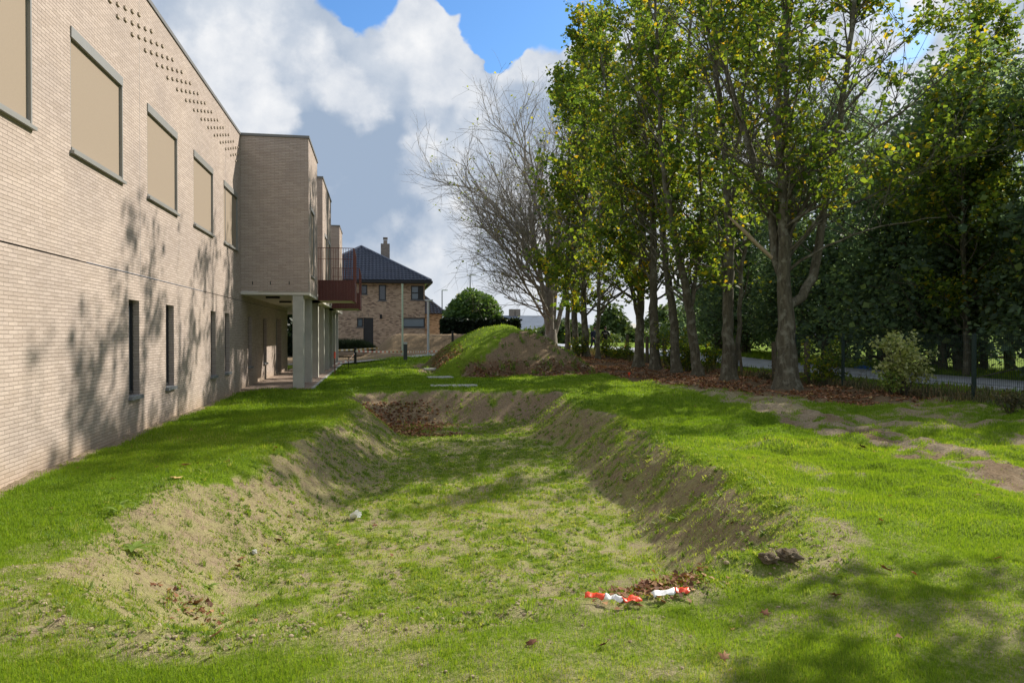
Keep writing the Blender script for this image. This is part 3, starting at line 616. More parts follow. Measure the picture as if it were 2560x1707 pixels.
# balconies of red-brown metal
def balcony(y0, y1, X1=-.80):
    b = empty('balcony', (0, 0, 0), 0, bld); b.location = Vector((BX, (y0 + y1) / 2, SOF)) - bld.location
    def wk(o): o.location = -(b.location + bld.location); return o
    zb, zp, zt = 2.84, 3.53, 4.63
    wk(MB().box(BX - .6, X1 - .06, y0 + .05, y1 - .05, zb + .0, zb + .12).build('floor_plate', M['soffit'], b))
    p = MB()
    n = 22; x = BX + .02; st = (X1 - x) / n
    for i in range(n): p.box(x + i * st, x + (i + 1) * st - .002, y0 - (.018 if i % 2 else 0), y0 + .03, zb - .02, zp)
    n = 34; st = (y1 - y0) / n
    for i in range(n): p.box(X1 - .03, X1 + (.018 if i % 2 else 0), y0 + i * st, y0 + (i + 1) * st - .002, zb - .02, zp)
    p.box(X1 - .05, X1 + .03, y0 - .03, y0 + .03, zb - .06, zp + .02)
    wk(p.build('panel', M['rust'], b))
    r = MB(); k = 14
    for i in range(k + 1):
        xx = BX + .03 + (X1 - BX - .05) * i / k; r.bar((xx, y0, zp), (xx, y0, zt), .008, 5)
    k = 26
    for i in range(k + 1):
        yy = y0 + (y1 - y0) * i / k; r.box(X1 - .03, X1 + .012, yy - .004, yy + .004, zp, zt)
    r.box(BX + .02, X1, y0 - .012, y0 + .012, zt, zt + .022); r.box(X1 - .03, X1 + .012, y0, y1, zt, zt + .022); r.box(BX + .02, X1 - .04, y0 - .006, y0 + .006, zt - .38, zt - .365)
    wk(r.build('railing', M['rust_l'], b))
balcony(26.35, 28.85); balcony(34.3, 38.0)
# paved walkway below
walk = MB().box(WX - 1 + 1, -1.98, CY + .0, 47, -.1, .035).build('walkway', M['paver']); tag(walk, 'brick paved walkway under the raised wing', None, kind='structure')
kb = MB().box(-1.978, -1.9, CY + .01, 47, -.1, .045).build('kerb', M['slab']); tag(kb, 'concrete edging beside the columns', None, kind='structure')

# ------------------------------------------------------------------ neighbour's house
HY = 61.0
hz0 = .40
house = empty('brick_house', (3, HY, hz0)); tag(house, 'mottled brick house with dark glazed hip roof and chimney', 'house')
def hk(o, par=house):
    off = Vector(house.location)
    if par is not house: off = off + Vector(par.location)
    o.location = -off; return o
eL = on_y(668, 645, HY - .6); eR = on_y(990, 645, HY - .6)
wallL = on_y(685, 700, HY).x; wallR = on_y(976, 700, HY).x
zE = on_y(900, 644, HY - .6).z
ap = on_y(830, 568, HY + 5.2)
def hwall(c, u0, u1, z0, z1, holes, plane='y', sgn=-1, depth=.12):
    o = holes_wall(plane, c, u0, u1, z0, z1, holes, depth, 'wall', M['house_brick'], sgn); o.parent = house; hk(o); return o
def hh(x0, x1, y0, y1):
    a = on_y(x0, y0, HY); b = on_y(x1, y1, HY); return (a.x, b.x, b.z, a.z)
wins = [hh(826, 844, 654, 676), hh(870, 887, 654, 690), hh(944, 973, 656, 689), hh(820, 834, 729.5, 751), hh(925, 976, 729.5, 752)]
doorh = hh(834.6, 857.5, 729.5, 800); doorh = (doorh[0], doorh[1], hz0 + .1, doorh[3])
hwall(HY, wallL, wallR, hz0 - .5, zE, wins + [doorh])
hwall(wallR, HY, HY + 10.5, hz0 - .5, zE, [], 'x', 1)
hwall(wallL, HY, HY + 10.5, hz0 - .5, zE, [], 'x', -1)
for i, w_ in enumerate(wins):
    x0, x1, z0, z1 = w_
    w = empty('window', (0, 0, 0), 0, house); w.location = Vector(((x0 + x1) / 2, HY, z0)) - house.location
    dark = i in (0, 1)
    hk(MB().box(x0 + .06, x1 - .06, HY + .09, HY + .12, z0 + .06, z1 - .06).build('pane', M['glass'] if dark else M['glass_l'], w), w)
    f = MB().box(x0, x0 + .09, HY + .02, HY + .12, z0, z1).box(x1 - .09, x1, HY + .02, HY + .12, z0, z1).box(x0 + .09, x1 - .09, HY + .02, HY + .12, z0, z0 + .09).box(x0 + .09, x1 - .09, HY + .02, HY + .12, z1 - .09, z1)
    if i == 2: f.box(x0 + .09, x1 - .45, HY + .03, HY + .11, (z0 + z1) / 2 - .04, (z0 + z1) / 2 + .04); f.box(x1 - .45, x1 - .09, HY + .025, HY + .115, z0 + .09, z1 - .09)
    hk(f.build('frame', M['alu_dark'], w), w)
    hk(MB().box(x0 - .08, x1 + .08, HY - .06, HY + .02, z0 - .07, z0).build('sill', M['stone'], w), w)
w = empty('door', (0, 0, 0), 0, house); w.location = Vector((doorh[0], HY, hz0)) - house.location
hk(MB().box(doorh[0], doorh[1], HY + .08, HY + .13, doorh[2], doorh[3]).build('door_leaf', M['alu_dark'], w), w)
p = on_y(875, 727, HY); hk(MB().box(p.x - .09, p.x + .09, HY - .14, HY, p.z - .16, p.z + .16).build('wall_lamp', M['black'], house))
# soldier marks over ground floor openings
mb = MB()
for x0, x1, z in ((wins[3][0], doorh[1], doorh[3]), (wins[4][0], wins[4][1], wins[4][3])):
    k = int((x1 - x0) / .22)
    for i in range(k): 
        if i % 2 == 0: mb.box(x0 + i * .22, x0 + i * .22 + .05, HY - .004, HY + .0, z + .08, z + .30)
hk(mb.build('lintel_bricks', M['chim_brick'], house))
# hip roof with pantiles
def tiled(name, A, B, C, D_, parent, off, cw=.30, rh=.36):
    """A,B eave ends (left,right seen from outside), C,D ridge ends above B and A"""
    A, B, C, D_ = map(Vector, (A, B, C, D_)); u = (B - A).normalized(); n = u.cross((C - B)).normalized(); v = n.cross(u)
    if n.z < 0: n = -n; v = -v
    Lw = (B - A).length; Ht = (C - B).dot(v)
    cB = (C - A).dot(u); cD = (D_ - A).dot(u)
    V = []; Fc = []; rows = int(Ht / rh)
    for r in range(rows + 1):
        v0 = r * rh; v1 = min(v0 + rh + .05, Ht)
        l = cD * v0 / Ht; rr = Lw + (cB - Lw) * v0 / Ht
        k0 = int(math.ceil(l / cw)); k1 = int(rr / cw)
        for c in range(k0, k1):
            base = len(V)
            for (vv, lift) in ((v0, .085), (v1, .012)):
                for s in range(5):
                    t = s / 4; q = A + u * (c * cw + t * cw) + v * vv + n * (lift + .05 * math.sin(math.pi * min(1, t * 1.35)) ** .8 if t < .74 else lift - .012)
                    V.append(tuple(q))
            for s in range(4): Fc.append((base + s, base + s + 1, base + 6 + s, base + 5 + s))
            # butt end
            b2 = len(V)
            for s in range(5): q = Vector(V[base + s]) - n * .05; V.append(tuple(q))
            for s in range(4): Fc.append((base + s + 1, base + s, b2 + s, b2 + s + 1))
    o = np_mesh(name, np.array(V), np.array(Fc), M['tile'], parent); o.location = -off
    me = o.data
    return o
eY0 = HY - .6; eY1 = HY + 11; zt = ap.z
E1 = (eL.x, eY0, zE); E2 = (eR.x, eY0, zE); E3 = (eR.x, eY1, zE); E4 = (eL.x, eY1, zE); A1 = (ap.x, ap.y, zt); A2 = (ap.x, ap.y + .6, zt)
rf = hk(MB().face([E1, E2, A1]).face([E2, E3, A2, A1]).face([E3, E4, A2]).face([E4, E1, A1, A2]).face([E1, E4, E3, E2]).build('roof', M['tile'], house))
off = Vector(house.location)
tiled('roof_tiles', E1, E2, A1, A1, rf, Vector((0, 0, 0)))
tiled('roof_tiles', E2, E3, A2, A1, rf, Vector((0, 0, 0)))
hr = MB()
for a, b in ((E1, A1), (E2, A1), (A1, A2)): hr.bar(Vector(a) + Vector((0, 0, .06)), Vector(b) + Vector((0, 0, .08)), .11, 8)
hr.build('ridge_tiles', M['tile'], rf)
g = MB().box(eL.x, eR.x, eY0 - .14, eY0 + .01, zE - .20, zE + .0).box(eR.x, eR.x + .14, eY0 - .14, eY1, zE - .2, zE).box(eL.x, eR.x, eY0 + .01, HY - .002, zE - .21, zE - .17)
hk(g.build('gutter', M['black'], house))
c0 = on_y(875, 598, HY + 4.5); c1 = on_y(895.5, 560, HY + 4.5)
ch = MB().box(c0.x, c1.x, HY + 4.5, HY + 5.3, zE + .6, c1.z)
cho = ch.build('chimney', M['chim_brick'], rf)
q0 = on_y(881, 560, HY + 4.7); q1 = on_y(890, 545.5, HY + 4.7)
MB().box(q0.x, q1.x, HY + 4.7, HY + 5.1, c1.z, q1.z - .25).box(q0.x - .03, q1.x + .03, HY + 4.68, HY + 5.12, q1.z - .17, q1.z - .1).box(q0.x - .03, q1.x + .03, HY + 4.68, HY + 5.12, q1.z - .05, q1.z).build('chimney_pot', M['chim_brick'], rf)
# low side wing on the right
s0 = on_y(980, 716, HY + 3); s1 = on_y(1023, 716, HY + 3)
hwall(HY + 3, wallR, s1.x - .3, hz0 - .5, s0.z - .15, [])
t0 = on_y(976, 676, HY + 5.5)
S1 = (wallR, HY + 2.5, s0.z - .2); S2 = (s1.x + .1, HY + 2.5, s0.z - .2); S3 = (wallR, HY + 5.5, t0.z)
r2 = hk(MB().face([S1, S2, S3]).face([S2, (s1.x + .1, HY + 9, s0.z - .2), (wallR, HY + 6.5, t0.z), S3]).build('side_roof', M['tile'], house))
tiled('roof_tiles', S1, S2, S3, S3, r2, Vector((0, 0, 0)))
MB().bar(Vector(S2) + Vector((0, 0, .05)), Vector(S3) + Vector((0, 0, .08)), .10, 8).build('ridge_tiles', M['tile'], r2)

# ------------------------------------------------------------------ poles, bollards, tapes at the far end
def gz1(x, y): return zz(x, y)
def post_thing(name, label, cat, p, h, r, m, n=10, group=None):
    e = empty(name, (p.x, p.y, gz1(p.x, p.y) - .05)); tag(e, label, cat, group)
    MB().bar((0, 0, 0), (0, 0, h), r, n).build('pole', m, e, smooth=False); return e
p = on_y(924.5, 800, 47.5); zt_ = on_y(924.5, 652, 47.5).z
e = post_thing('pole', 'thin pale green pole standing in front of the brick house', 'pole', p, zt_ - gz1(p.x, p.y), .06, M['pole_g'])
MB().bar((0, 0, zt_ - gz1(p.x, p.y)), (0, 0, zt_ - gz1(p.x, p.y) + .05), .07, 10).build('cap', M['pole_g'], e)
p = on_y(983.5, 818, 46.2); zt_ = on_y(983.5, 690, 46.2).z; hgt = zt_ - gz1(p.x, p.y)
e = post_thing('street_lamp', 'light grey lamp post with small flat head left of the earth mound', 'street lamp', p, hgt, .075, M['pole_w'])
MB().box(-.22, .3, -.13, .13, hgt + .03, hgt + .11).build('lamp_head', M['pole_w'], e, bevel=.03)
MB().box(-.16, .24, -.10, .10, hgt + .0, hgt + .028).build('lamp_glass', M['white'], e)
p = on_y(931, 822, 41.5); hb = on_y(931, 782, 41.5).z - on_y(931, 822, 41.5).z
e = empty('bollard_lamp', (p.x, p.y, gz1(p.x, p.y) - .05)); tag(e, 'dark bollard light with pale top at the edge of the lawn', 'bollard')
MB().box(-.105, .105, -.105, .105, 0, hb - .02).build('post', M['boll'], e, bevel=.012)
MB().box(-.10, .10, -.10, .10, hb - .02, hb + .03).build('light_strip', M['white'], e)
MB().box(-.11, .11, -.11, .11, hb + .03, hb + .08).build('cap', M['pole_w'], e, bevel=.01)
pp = [on_y(816, 827, 41.0), on_y(1039.5, 800, 50.0)]
for p, h, lb in ((pp[0], .95, 'square black post by the path with barrier tape tied on'), (pp[1], 1.5, 'slim black post just left of the earth mound')):
    e = empty('black_post', (p.x, p.y, gz1(p.x, p.y) - .06)); tag(e, lb, 'post')
    MB().box(-.07, .07, -.07, .07, 0, h).build('post', M['black'], e, bevel=.008)
    MB().box(-.075, .075, -.075, .075, h, h + .03).build('cap', M['black'], e, bevel=.01)
def tape(pts, w, m, label, th=.006):
    V = []; Fc = []; s = 0; uvs = []
    mb = MB(); prev = None
    res = []
    for i in range(len(pts) - 1):
        a = Vector(pts[i]); b = Vector(pts[i + 1]); n = 24; L = (b - a).length
        for k in range(n + (i == len(pts) - 2)):
            t = k / n; q = a.lerp(b, t); q.z -= .05 * L * .12 * 4 * t * (1 - t); res.append(q)
    me = bpy.data.meshes.new('barrier_tape'); V = []; s = 0; S = []
    for k, q in enumerate(res):
        if k: s += (q - res[k - 1]).length
        tw = .35 * math.sin(s * 1.3)
        d = Vector((0, math.sin(tw), math.cos(tw))) * w / 2
        V += [tuple(q - d), tuple(q + d), tuple(q + d + Vector((0, th, 0))), tuple(q - d + Vector((0, th, 0)))]; S += [s] * 4
    F = []
    for k in range(len(res) - 1):
        b = 4 * k
        for j in range(4): F.append((b + j, b + (j + 1) % 4, b + 4 + (j + 1) % 4, b + 4 + j))
    me.from_pydata(V, [], F); uv = me.uv_layers.new(name='UVMap')
    for p_ in me.polygons:
        for li in p_.loop_indices: uv.data[li].uv = (S[me.loops[li].vertex_index], 0)
    me.materials.append(m); o = bpy.data.objects.new('barrier_tape', me); COL.objects.link(o); tag(o, label, 'tape'); return o
tape([on_y(817, 806, 40.9), on_y(925, 807.5, 43.2), on_y(984, 806.5, 46.0), on_y(1030, 805, 46.5)], .09, M['tape_rw'], 'red and white barrier tape stretched from the black post to the lamp post')
tape([on_y(740, 804, 52), on_y(800, 803.5, 52), on_y(870, 799, 52)], .11, M['tape_yw'], 'yellow and white tape in front of the clipped grass hedge')
tape([on_y(770, 835.5, 39.0), on_y(800, 829, 39.6), on_y(814, 812, 40.6)], .05, M['tape_rw'], 'sagging tape between the thin rust stake and the black post', .03)
p = on_z(769, 860); e = empty('marker_stake', (p.x, p.y, -.05)); tag(e, 'thin rusty marker stake with red flag tape beside the last columns', 'stake')
MB().bar((0, 0, 0), (0, 0, 1.0), .02, 6).build('stake', M['rust_l'], e); MB().box(-.03, .035, -.02, .02, .72, .98).build('flag_tape', M['red'], e)
p = on_z(800, 841, .1); e = empty('marker_stake', (p.x, p.y, gz1(p.x, p.y) - .05)); tag(e, 'short dark stake in the lawn near the footpath', 'stake')
MB().bar((0, 0, 0), (0, 0, .62), .018, 6).build('stake', M['black'], e)
p = on_z(1572, 944 / 1.0884 if False else 866, .05); e = empty('marker_stake', (p.x, p.y, gz1(p.x, p.y))); 
p = on_z(1445, 862, .1); e.location = (p.x, p.y, gz1(p.x, p.y)); tag(e, 'small red plastic marker in the leaf litter before the trees', 'stake')
MB().bar((0, 0, -.05), (0, 0, .22), .012, 6).build('stake', M['red'], e); MB().box(-.04, .05, -.01, .01, .12, .22).build('flag_tape', M['red'], e)
# distant street lamps
for xd, yt, yb, Y, lb in ((1080, 632, 700, 95, 'taller distant street lamp above the clipped round tree'), (1015.5, 667, 720, 100, 'smaller distant street lamp left of the clipped round tree')):
    a = on_y(xd, yt, Y); e = empty('street_lamp', (a.x, a.y, .4)); tag(e, lb, 'street lamp')
    MB().bar((0, 0, 0), (0, 0, a.z - .4), .09, 8, .06).build('pole', M['boll'], e)
    MB().box(-.05, .75, -.12, .12, a.z - .42, a.z - .3).build('lamp_head', M['pole_w'], e, bevel=.03)
# manhole covers and slabs
def slab(xd, yd, z, w, l, lab, rz=0.0, tilt=0):
    p = on_z(xd, yd, z); e = MB().box(-w / 2, w / 2, -l / 2, l / 2, -.06, .03).build('manhole_cover', M['slab'], None, bevel=.015)
    e.location = (p.x, p.y, gz1(p.x, p.y) + .02); e.rotation_euler = (tilt, 0, rz); tag(e, lab, 'cover'); return e
slab(1010, 864, .05, .95, .7, 'pale concrete inspection cover in the lawn left of the mound foot', .1)
slab(1042, 886, 0, 1.5, .55, 'flat grey slab half sunk in the lawn behind the basin', -.05)
slab(1000, 850, .1, 1.0, .35, 'thin far slab edge in the lawn, farthest of the covers', .08)
slab(1058, 948, -.85, .62, .5, 'grey grate cover lying on the basin floor by the leaf pit', .15)

# ------------------------------------------------------------------ fence along the road
fence = empty('mesh_fence', (14.0, 15.6, 0)); tag(fence, 'dark green wire mesh fence along the road at the right', 'fence')
FYS = [23.1, 20.45, 17.85, 15.4, 12.9, 10.4, 7.9, 5.4, 2.9]
for y in FYS:
    h = 1.66; g0 = gz1(14.0, y)
    MB().box(-.035, .035, y - 15.6 - .035, y - 15.6 + .035, g0 - .1, g0 + h).build('post', M['fence'], fence)
for a, b in zip(FYS[1:], FYS[:-1]):
    mb = MB(); g0 = gz1(14.0, (a + b) / 2); n = 44
    for i in range(n + 1):
        y = a + .05 + (b - a - .1) * i / n - 15.6; mb.box(.028, .0325, y - .0022, y + .0022, g0 + .04, g0 + 1.62)
    for z in np.arange(.05, 1.65, .2):
        for dz in (0,): mb.box(.033, .038, a - 15.6, b - 15.6, g0 + z - .003, g0 + z + .003)
    for z in (.42, .82, 1.22, 1.6): mb.box(.034, .040, a - 15.6, b - 15.6, g0 + z + .025, g0 + z + .031)
    mb.build('mesh_panel', M['fence'], fence)
rngp = random.Random(4)
wp_lab = {1855: 'mossy wooden post just right of the thick forked maple', 1780: 'dark wooden post touching the left side of the thick forked maple', 1706: 'leaning slim wooden post right of the second maple',
          1588: 'wooden post behind the leaning maple', 1527: 'round topped wooden post, tallest between the two middle maples', 1487: 'dark wooden post beside the dark straight maple', 1440: 'wooden post left of the ivy dark maple'}
for xd, lb in wp_lab.items():
    p = on_x(xd, 850, 14.15 if xd < 1800 else 14.0); g0 = gz1(p.x, p.y); h = 1.45 if xd != 1706 else 1.1
    e = empty('wooden_post', (p.x, p.y, g0 - .1)); tag(e, lb, 'post', 'old wooden fence posts between the maples'); e.rotation_euler = (rngp.uniform(-.04, .04), rngp.uniform(-.03, .03) + (.1 if xd == 1706 else 0), rngp.uniform(0, 3))
    mb = MB(); r = .095 if xd != 1706 else .06; mb.bar((0, 0, 0), (.01, 0, h), r, 10, r * .95, False).bar((.01, 0, h), (.01, 0, h + .05), r * .95, 10, r * .45); mb.build('post', M['wood_post'], e, smooth=True)

# ------------------------------------------------------------------ trees
def frames(P):
    T = np.gradient(P, axis=0); T /= np.linalg.norm(T, axis=1)[:, None] + 1e-9
    ref = np.where(np.abs(T[:, 2:3]) > .9, np.array([[1., 0, 0]]), np.array([[0, 0, 1.]]))
    ref[:] = ref[0]
    U = np.cross(T, ref); U /= np.linalg.norm(U, axis=1)[:, None] + 1e-9
    return U, np.cross(T, U)
class Tubes:
    def __init__(s): s.V = []; s.F = []; s.n = 0
    def add(s, P, r, k=6, lump=0.0, rng=None):
        P = np.asarray(P); r = np.asarray(r); U, W = frames(P); a = np.linspace(0, 2 * np.pi, k, endpoint=False)
        rr = np.repeat(r[:, None], k, 1)
        if lump and rng is not None: 
            ph = rng.random(3) * 6.28
            rr = rr * (1 + lump * (np.sin(a * 3 + ph[0])[None, :] * .5 + np.sin(a * 2 + P[:, 2:3] * 1.7 + ph[1]) * .5) + rng.normal(0, lump * .35, rr.shape))
        V = P[:, None, :] + rr[..., None] * (np.cos(a)[None, :, None] * U[:, None, :] + np.sin(a)[None, :, None] * W[:, None, :])
        m = len(P); i = (np.arange(m - 1)[:, None] * k + np.arange(k)[None, :]); j = (np.arange(m - 1)[:, None] * k + (np.arange(k) + 1)[None, :] % k)
        s.V.append(V.reshape(-1, 3)); s.F.append((np.stack([i, j, j + k, i + k], -1).reshape(-1, 4)) + s.n); s.n += m * k
    def mesh(s, name, m, parent, loc):
        V = np.concatenate(s.V) - np.array(loc); return np_mesh(name, V, np.concatenate(s.F), m, parent, smooth=True)
def curve(p0, d, L, n, rng, wob=.12, up=.1, curl=0.0):
    d = np.array(d, float); d /= np.linalg.norm(d); P = [np.array(p0, float)]; st = L / (n - 1)
    for i in range(n - 1):
        d = d + rng.normal(0, wob, 3) + np.array([0, 0, up]); d /= np.linalg.norm(d); P.append(P[-1] + d * st)
    return np.array(P)
def polyres(pts, step=.6, rng=None, wob=.02):
    pts = np.array(pts); seg = np.linalg.norm(np.diff(pts, axis=0), axis=1); s = np.concatenate([[0], np.cumsum(seg)]); n = max(4, int(s[-1] / step))
    t = np.linspace(0, s[-1], n); P = np.stack([np.interp(t, s, pts[:, i]) for i in range(3)], 1)
    for _ in range(2): P[1:-1] = (P[:-2] + 2 * P[1:-1] + P[2:]) / 4
    if rng is not None: P[1:-1] += rng.normal(0, wob, P[1:-1].shape)
    return P
def leaf_cards(C, size, rng, tintmu=.45, tintsd=.25, droop=.3, fold=.25, aspect=.85):
    """one folded leaf (two triangles pairs) at every centre"""
    n = len(C); nrm = rng.normal(0, 1, (n, 3)); nrm[:, 2] = np.abs(nrm[:, 2]) + .35; nrm /= np.linalg.norm(nrm, axis=1)[:, None]
    a = rng.normal(0, 1, (n, 3)); a[:, 2] -= droop; a -= (a * nrm).sum(1)[:, None] * nrm; a /= np.linalg.norm(a, axis=1)[:, None]; b = np.cross(nrm, a)
    s = (size * np.clip(rng.lognormal(-.05, .32, n), .45, 1.7))[:, None]
    f = nrm * s * fold
    V = np.stack([C, C + a * s * .45 + b * s * .5 * aspect + f * .6, C + a * s, C + a * s * .45 - b * s * .5 * aspect + f * .6], 1).reshape(-1, 3)
    i = np.arange(n)[:, None] * 4
    F = np.concatenate([i + np.array([[0, 1, 2]]), i + np.array([[0, 2, 3]])])
    t = np.clip(rng.normal(tintmu, tintsd, n), 0, .9)
    return V, F, np.repeat(t, 4)
def cluster_pts(C, per, spread, rng):
    n = len(C); return (C[:, None, :] + rng.normal(0, 1, (n, per, 3)) * np.array([spread, spread, spread * .7])).reshape(-1, 3)
def maple(base, leaders, r0, label, seed, top=16.5, crown_from=3.2, per=9, lsize=.15, side=3.2, dens=1.0, lmat='leaf', bias=(0, 0), spur=2.2, yellow=.045, name='maple_tree'):
    rng = np.random.default_rng(seed); base = Vector(base)
    root = empty(name, base); tag(root, label, 'tree', 'maples in the row along the road')
    T = Tubes(); twigs = []; tw_t = []
    for li, (pts, ra, rb) in enumerate(leaders):
        P = polyres([tuple(p) for p in pts], .35, rng, .018)
        n = len(P); t = np.linspace(0, 1, n); r = ra + (rb - ra) * t ** .8
        if li == 0:
            h = P[:, 2] - base.z; r = r * (1 + .55 * np.exp(-np.maximum(h, 0) / .22) + .12 * np.exp(-np.maximum(h, 0) / 1.0))
        T.add(P, r, 14 if ra > .12 else 8, .09, rng)
        L = np.linalg.norm(np.diff(P, axis=0), axis=1).sum(); ns = int(L / .42 * dens)
        for k in range(ns):
            u = rng.uniform(.08, 1); i = min(int(u * (n - 1)), n - 2); p = P[i]
            hh_ = p[2] - base.z
            if hh_ < spur or hh_ > top - .6: continue
            if hh_ < crown_from and rng.random() > .4: continue
            az = rng.uniform(0, 2 * np.pi); el = R(rng.uniform(15, 62)); d = np.array([math.cos(az) * math.cos(el) + bias[0], math.sin(az) * math.cos(el) + bias[1], math.sin(el)])
            Ls = side * rng.uniform(.55, 1.15) * (1 - .62 * max(0, (hh_ - 6) / (top - 6)) ** 1.4) * (.35 + .65 * min(1, hh_ / crown_from))
            Q = curve(p, d, Ls, 9, rng, .10, .05); rr = min(r[i] * .55, .012 + .013 * Ls)
            over = Q[:, 2] > base.z + top; Q[over, 2] = base.z + top - rng.random(over.sum()) * .3
            T.add(Q, np.linspace(rr, .006, 9), 5)
            for m in range(int(3 + Ls * 2.2)):
                j = rng.integers(2, 9); az2 = rng.uniform(0, 6.28); d2 = (Q[min(j, 8)] - Q[j - 1]); d2 = d2 / np.linalg.norm(d2) + np.array([math.cos(az2), math.sin(az2), rng.uniform(-.4, .6)]) * .8
                S = curve(Q[min(j, 8)], d2, rng.uniform(.5, 1.3) * (.5 + Ls / 4), 6, rng, .18, .03); T.add(S, np.linspace(.010, .004, 6), 4)
                twigs.append(S[2:]);
            twigs.append(Q[5:])
    C = np.concatenate(twigs); keep = vn3(C * .55, seed) > .475; C = C[keep]
    LC = cluster_pts(C, max(3, int(round(per * .52))), .145, rng)
    V, F, t = leaf_cards(LC, lsize, rng, .45, .24)
    yl = np.repeat(rng.random(len(LC)) < yellow, 4); t = np.where(yl, rng.uniform(.88, 1, len(t)), t)
    yc = vn3(LC * .9, seed + 5) > .80; t = np.where(np.repeat(yc, 4), np.clip(t + .35, 0, 1), t)
    T.mesh('trunk', M['bark'], root, base)
    np_mesh('crown', V - np.array(base), F, M[lmat], root, {'tint': t}); return root
def vn3(P, s):
    return (vn(P[:, 0] + P[:, 2] * .71, P[:, 1] + P[:, 2] * 1.13, s) + vn(P[:, 1] * 1.1 - P[:, 2] * .8, P[:, 0] * .9 + 7.7, s + 3)) / 2 + (vn(P[:, 0] * 2.3 + P[:, 2], P[:, 1] * 2.3 - P[:, 2] * 1.7, s + 9) - .5) * .3
ROWX = 12.5
def tpath(xs, Dl): return [at_d(x, y, Dl) for x, y in xs]
def tbase(xd, X=ROWX):
    p = on_x(xd, 850, X); g0 = gz1(p.x, p.y); D = p.x * math.sin(TH) + p.y * math.cos(TH); return Vector((p.x, p.y, g0)), D
def leader(base, D, xs, depth=0.0):
    """xs = picture points above the base; depth drifts away from or towards the viewer along the stem"""
    out = []
    for i, (x, y) in enumerate(xs):
        out.append(at_d(x, y, D + depth * (i + 1) / len(xs)))
    return out
# the thick forked one
b, D = tbase(1810, 12.2)
b0 = b - Vector((0, 0, .1))
st = leader(b, D, [(1808, 800), (1806, 700), (1800, 640)])
T1 = [([b0] + st + leader(b, D, [(1803, 590), (1800, 540)], -.3), .33, .15),
      ([st[-1]] + leader(b, D, [(1783, 609), (1769, 469), (1731, 389), (1708, 300), (1670, 187), (1640, 60), (1625, -160)], 1.5), .15, .04),
      ([st[-1]] + leader(b, D, [(1799, 560), (1797, 422), (1783, 281), (1790, 140), (1806, 0), (1815, -200)], -.8), .17, .05),
      ([st[-1]] + leader(b, D, [(1812, 530), (1812, 375), (1804, 234), (1803, 100), (1830, -150)], .6), .15, .05),
      ([st[1]] + leader(b, D, [(1835, 700), (1872, 623), (1895, 445), (1933, 234), (1961, 0), (1970, -170)], 1.2), .15, .05),
      ([leader(b, D, [(1812, 540)])[0]] + leader(b, D, [(1870, 430), (1960, 330), (2080, 250), (2200, 150)], -1.5), .06, .015),
      ([leader(b, D, [(1812, 590)])[0]] + leader(b, D, [(1880, 500), (2000, 450), (2140, 380)], 1.0), .055, .012),
      ([leader(b, D, [(1808, 460)])[0]] + leader(b, D, [(1870, 330), (1960, 200), (2060, 110), (2180, 20)], .5), .05, .012),
      ([leader(b, D, [(1812, 620)])[0]] + leader(b, D, [(1900, 560), (2020, 520), (2160, 500)], -1.0), .045, .012),
      ([leader(b, D, [(1797, 500)])[0]] + leader(b, D, [(1740, 400), (1640, 330), (1540, 290)], -1.0), .05, .012)]
T1o = maple(b, T1, .30, 'thick grey maple forking low into several stems, nearest in the row', 11, 15.2, 4.2, 8, .15, 3.1, 1.0, spur=3.0)
P = np.array([tuple(p) for p in leader(b, D, [(1772, 592), (1740, 563), (1705, 528), (1672, 497)], -.6)]); T = Tubes(); T.add(P, [.055, .06, .06, .03], 8); T.mesh('broken_branch', M['broken'], T1o, b)
b, D = tbase(1675)
maple(b, [([b - Vector((0, 0, .1))] + leader(b, D, [(1671, 731), (1675, 562), (1666, 398), (1664, 328), (1638, 140), (1610, 0), (1600, -60)]), .24, .05),
          ([b + Vector((.3, .3, -.1))] + leader(b, D, [(1696, 790), (1703, 609), (1736, 445), (1760, 330), (1765, 180)], 1.5), .11, .03),
          ([leader(b, D, [(1668, 420)])[0]] + leader(b, D, [(1700, 300), (1715, 150), (1730, 20)], -1), .08, .03)],
      .24, 'straight pale barked maple left of the thick forked one', 12, 15.4, 4.5, 9, .16, 3.3, 1.3)
b, D = tbase(1602)
maple(b, [([b - Vector((0, 0, .1))] + leader(b, D, [(1588, 740), (1568, 633), (1539, 492), (1520, 375), (1511, 187), (1502, -60)], 0), .20, .04),
          ([leader(b, D, [(1584, 730)])[0]] + leader(b, D, [(1600, 620), (1612, 480), (1600, 300), (1590, 120)], 1), .10, .03)],
      .2, 'maple with a stem leaning clearly to the left and a flared root', 13, 15.8, 3.0, 10, .17, 3.3, 1.25)
b, D = tbase(1553)
maple(b, [([b - Vector((0, 0, .1))] + leader(b, D, [(1549, 735), (1528, 609), (1520, 515), (1545, 400), (1575, 200), (1590, -60)], 0), .20, .04),
          ([leader(b, D, [(1520, 520)])[0]] + leader(b, D, [(1500, 420), (1470, 260), (1440, 80)], -.8), .09, .03)],
      .2, 'slender maple bending left between the leaning one and the dark straight one', 14, 16.0, 2.8, 10, .17, 3.2, 1.05)
b, D = tbase(1507)
maple(b, [([b - Vector((0, 0, .1))] + leader(b, D, [(1501, 731), (1499, 515), (1497, 328), (1492, 94), (1490, -90)], 0), .23, .05)],
      .23, 'dark straight maple with a knobbly trunk, middle of the row', 15, 18.0, 2.6, 10, .18, 3.6, 1.45)
b, D = tbase(1467)
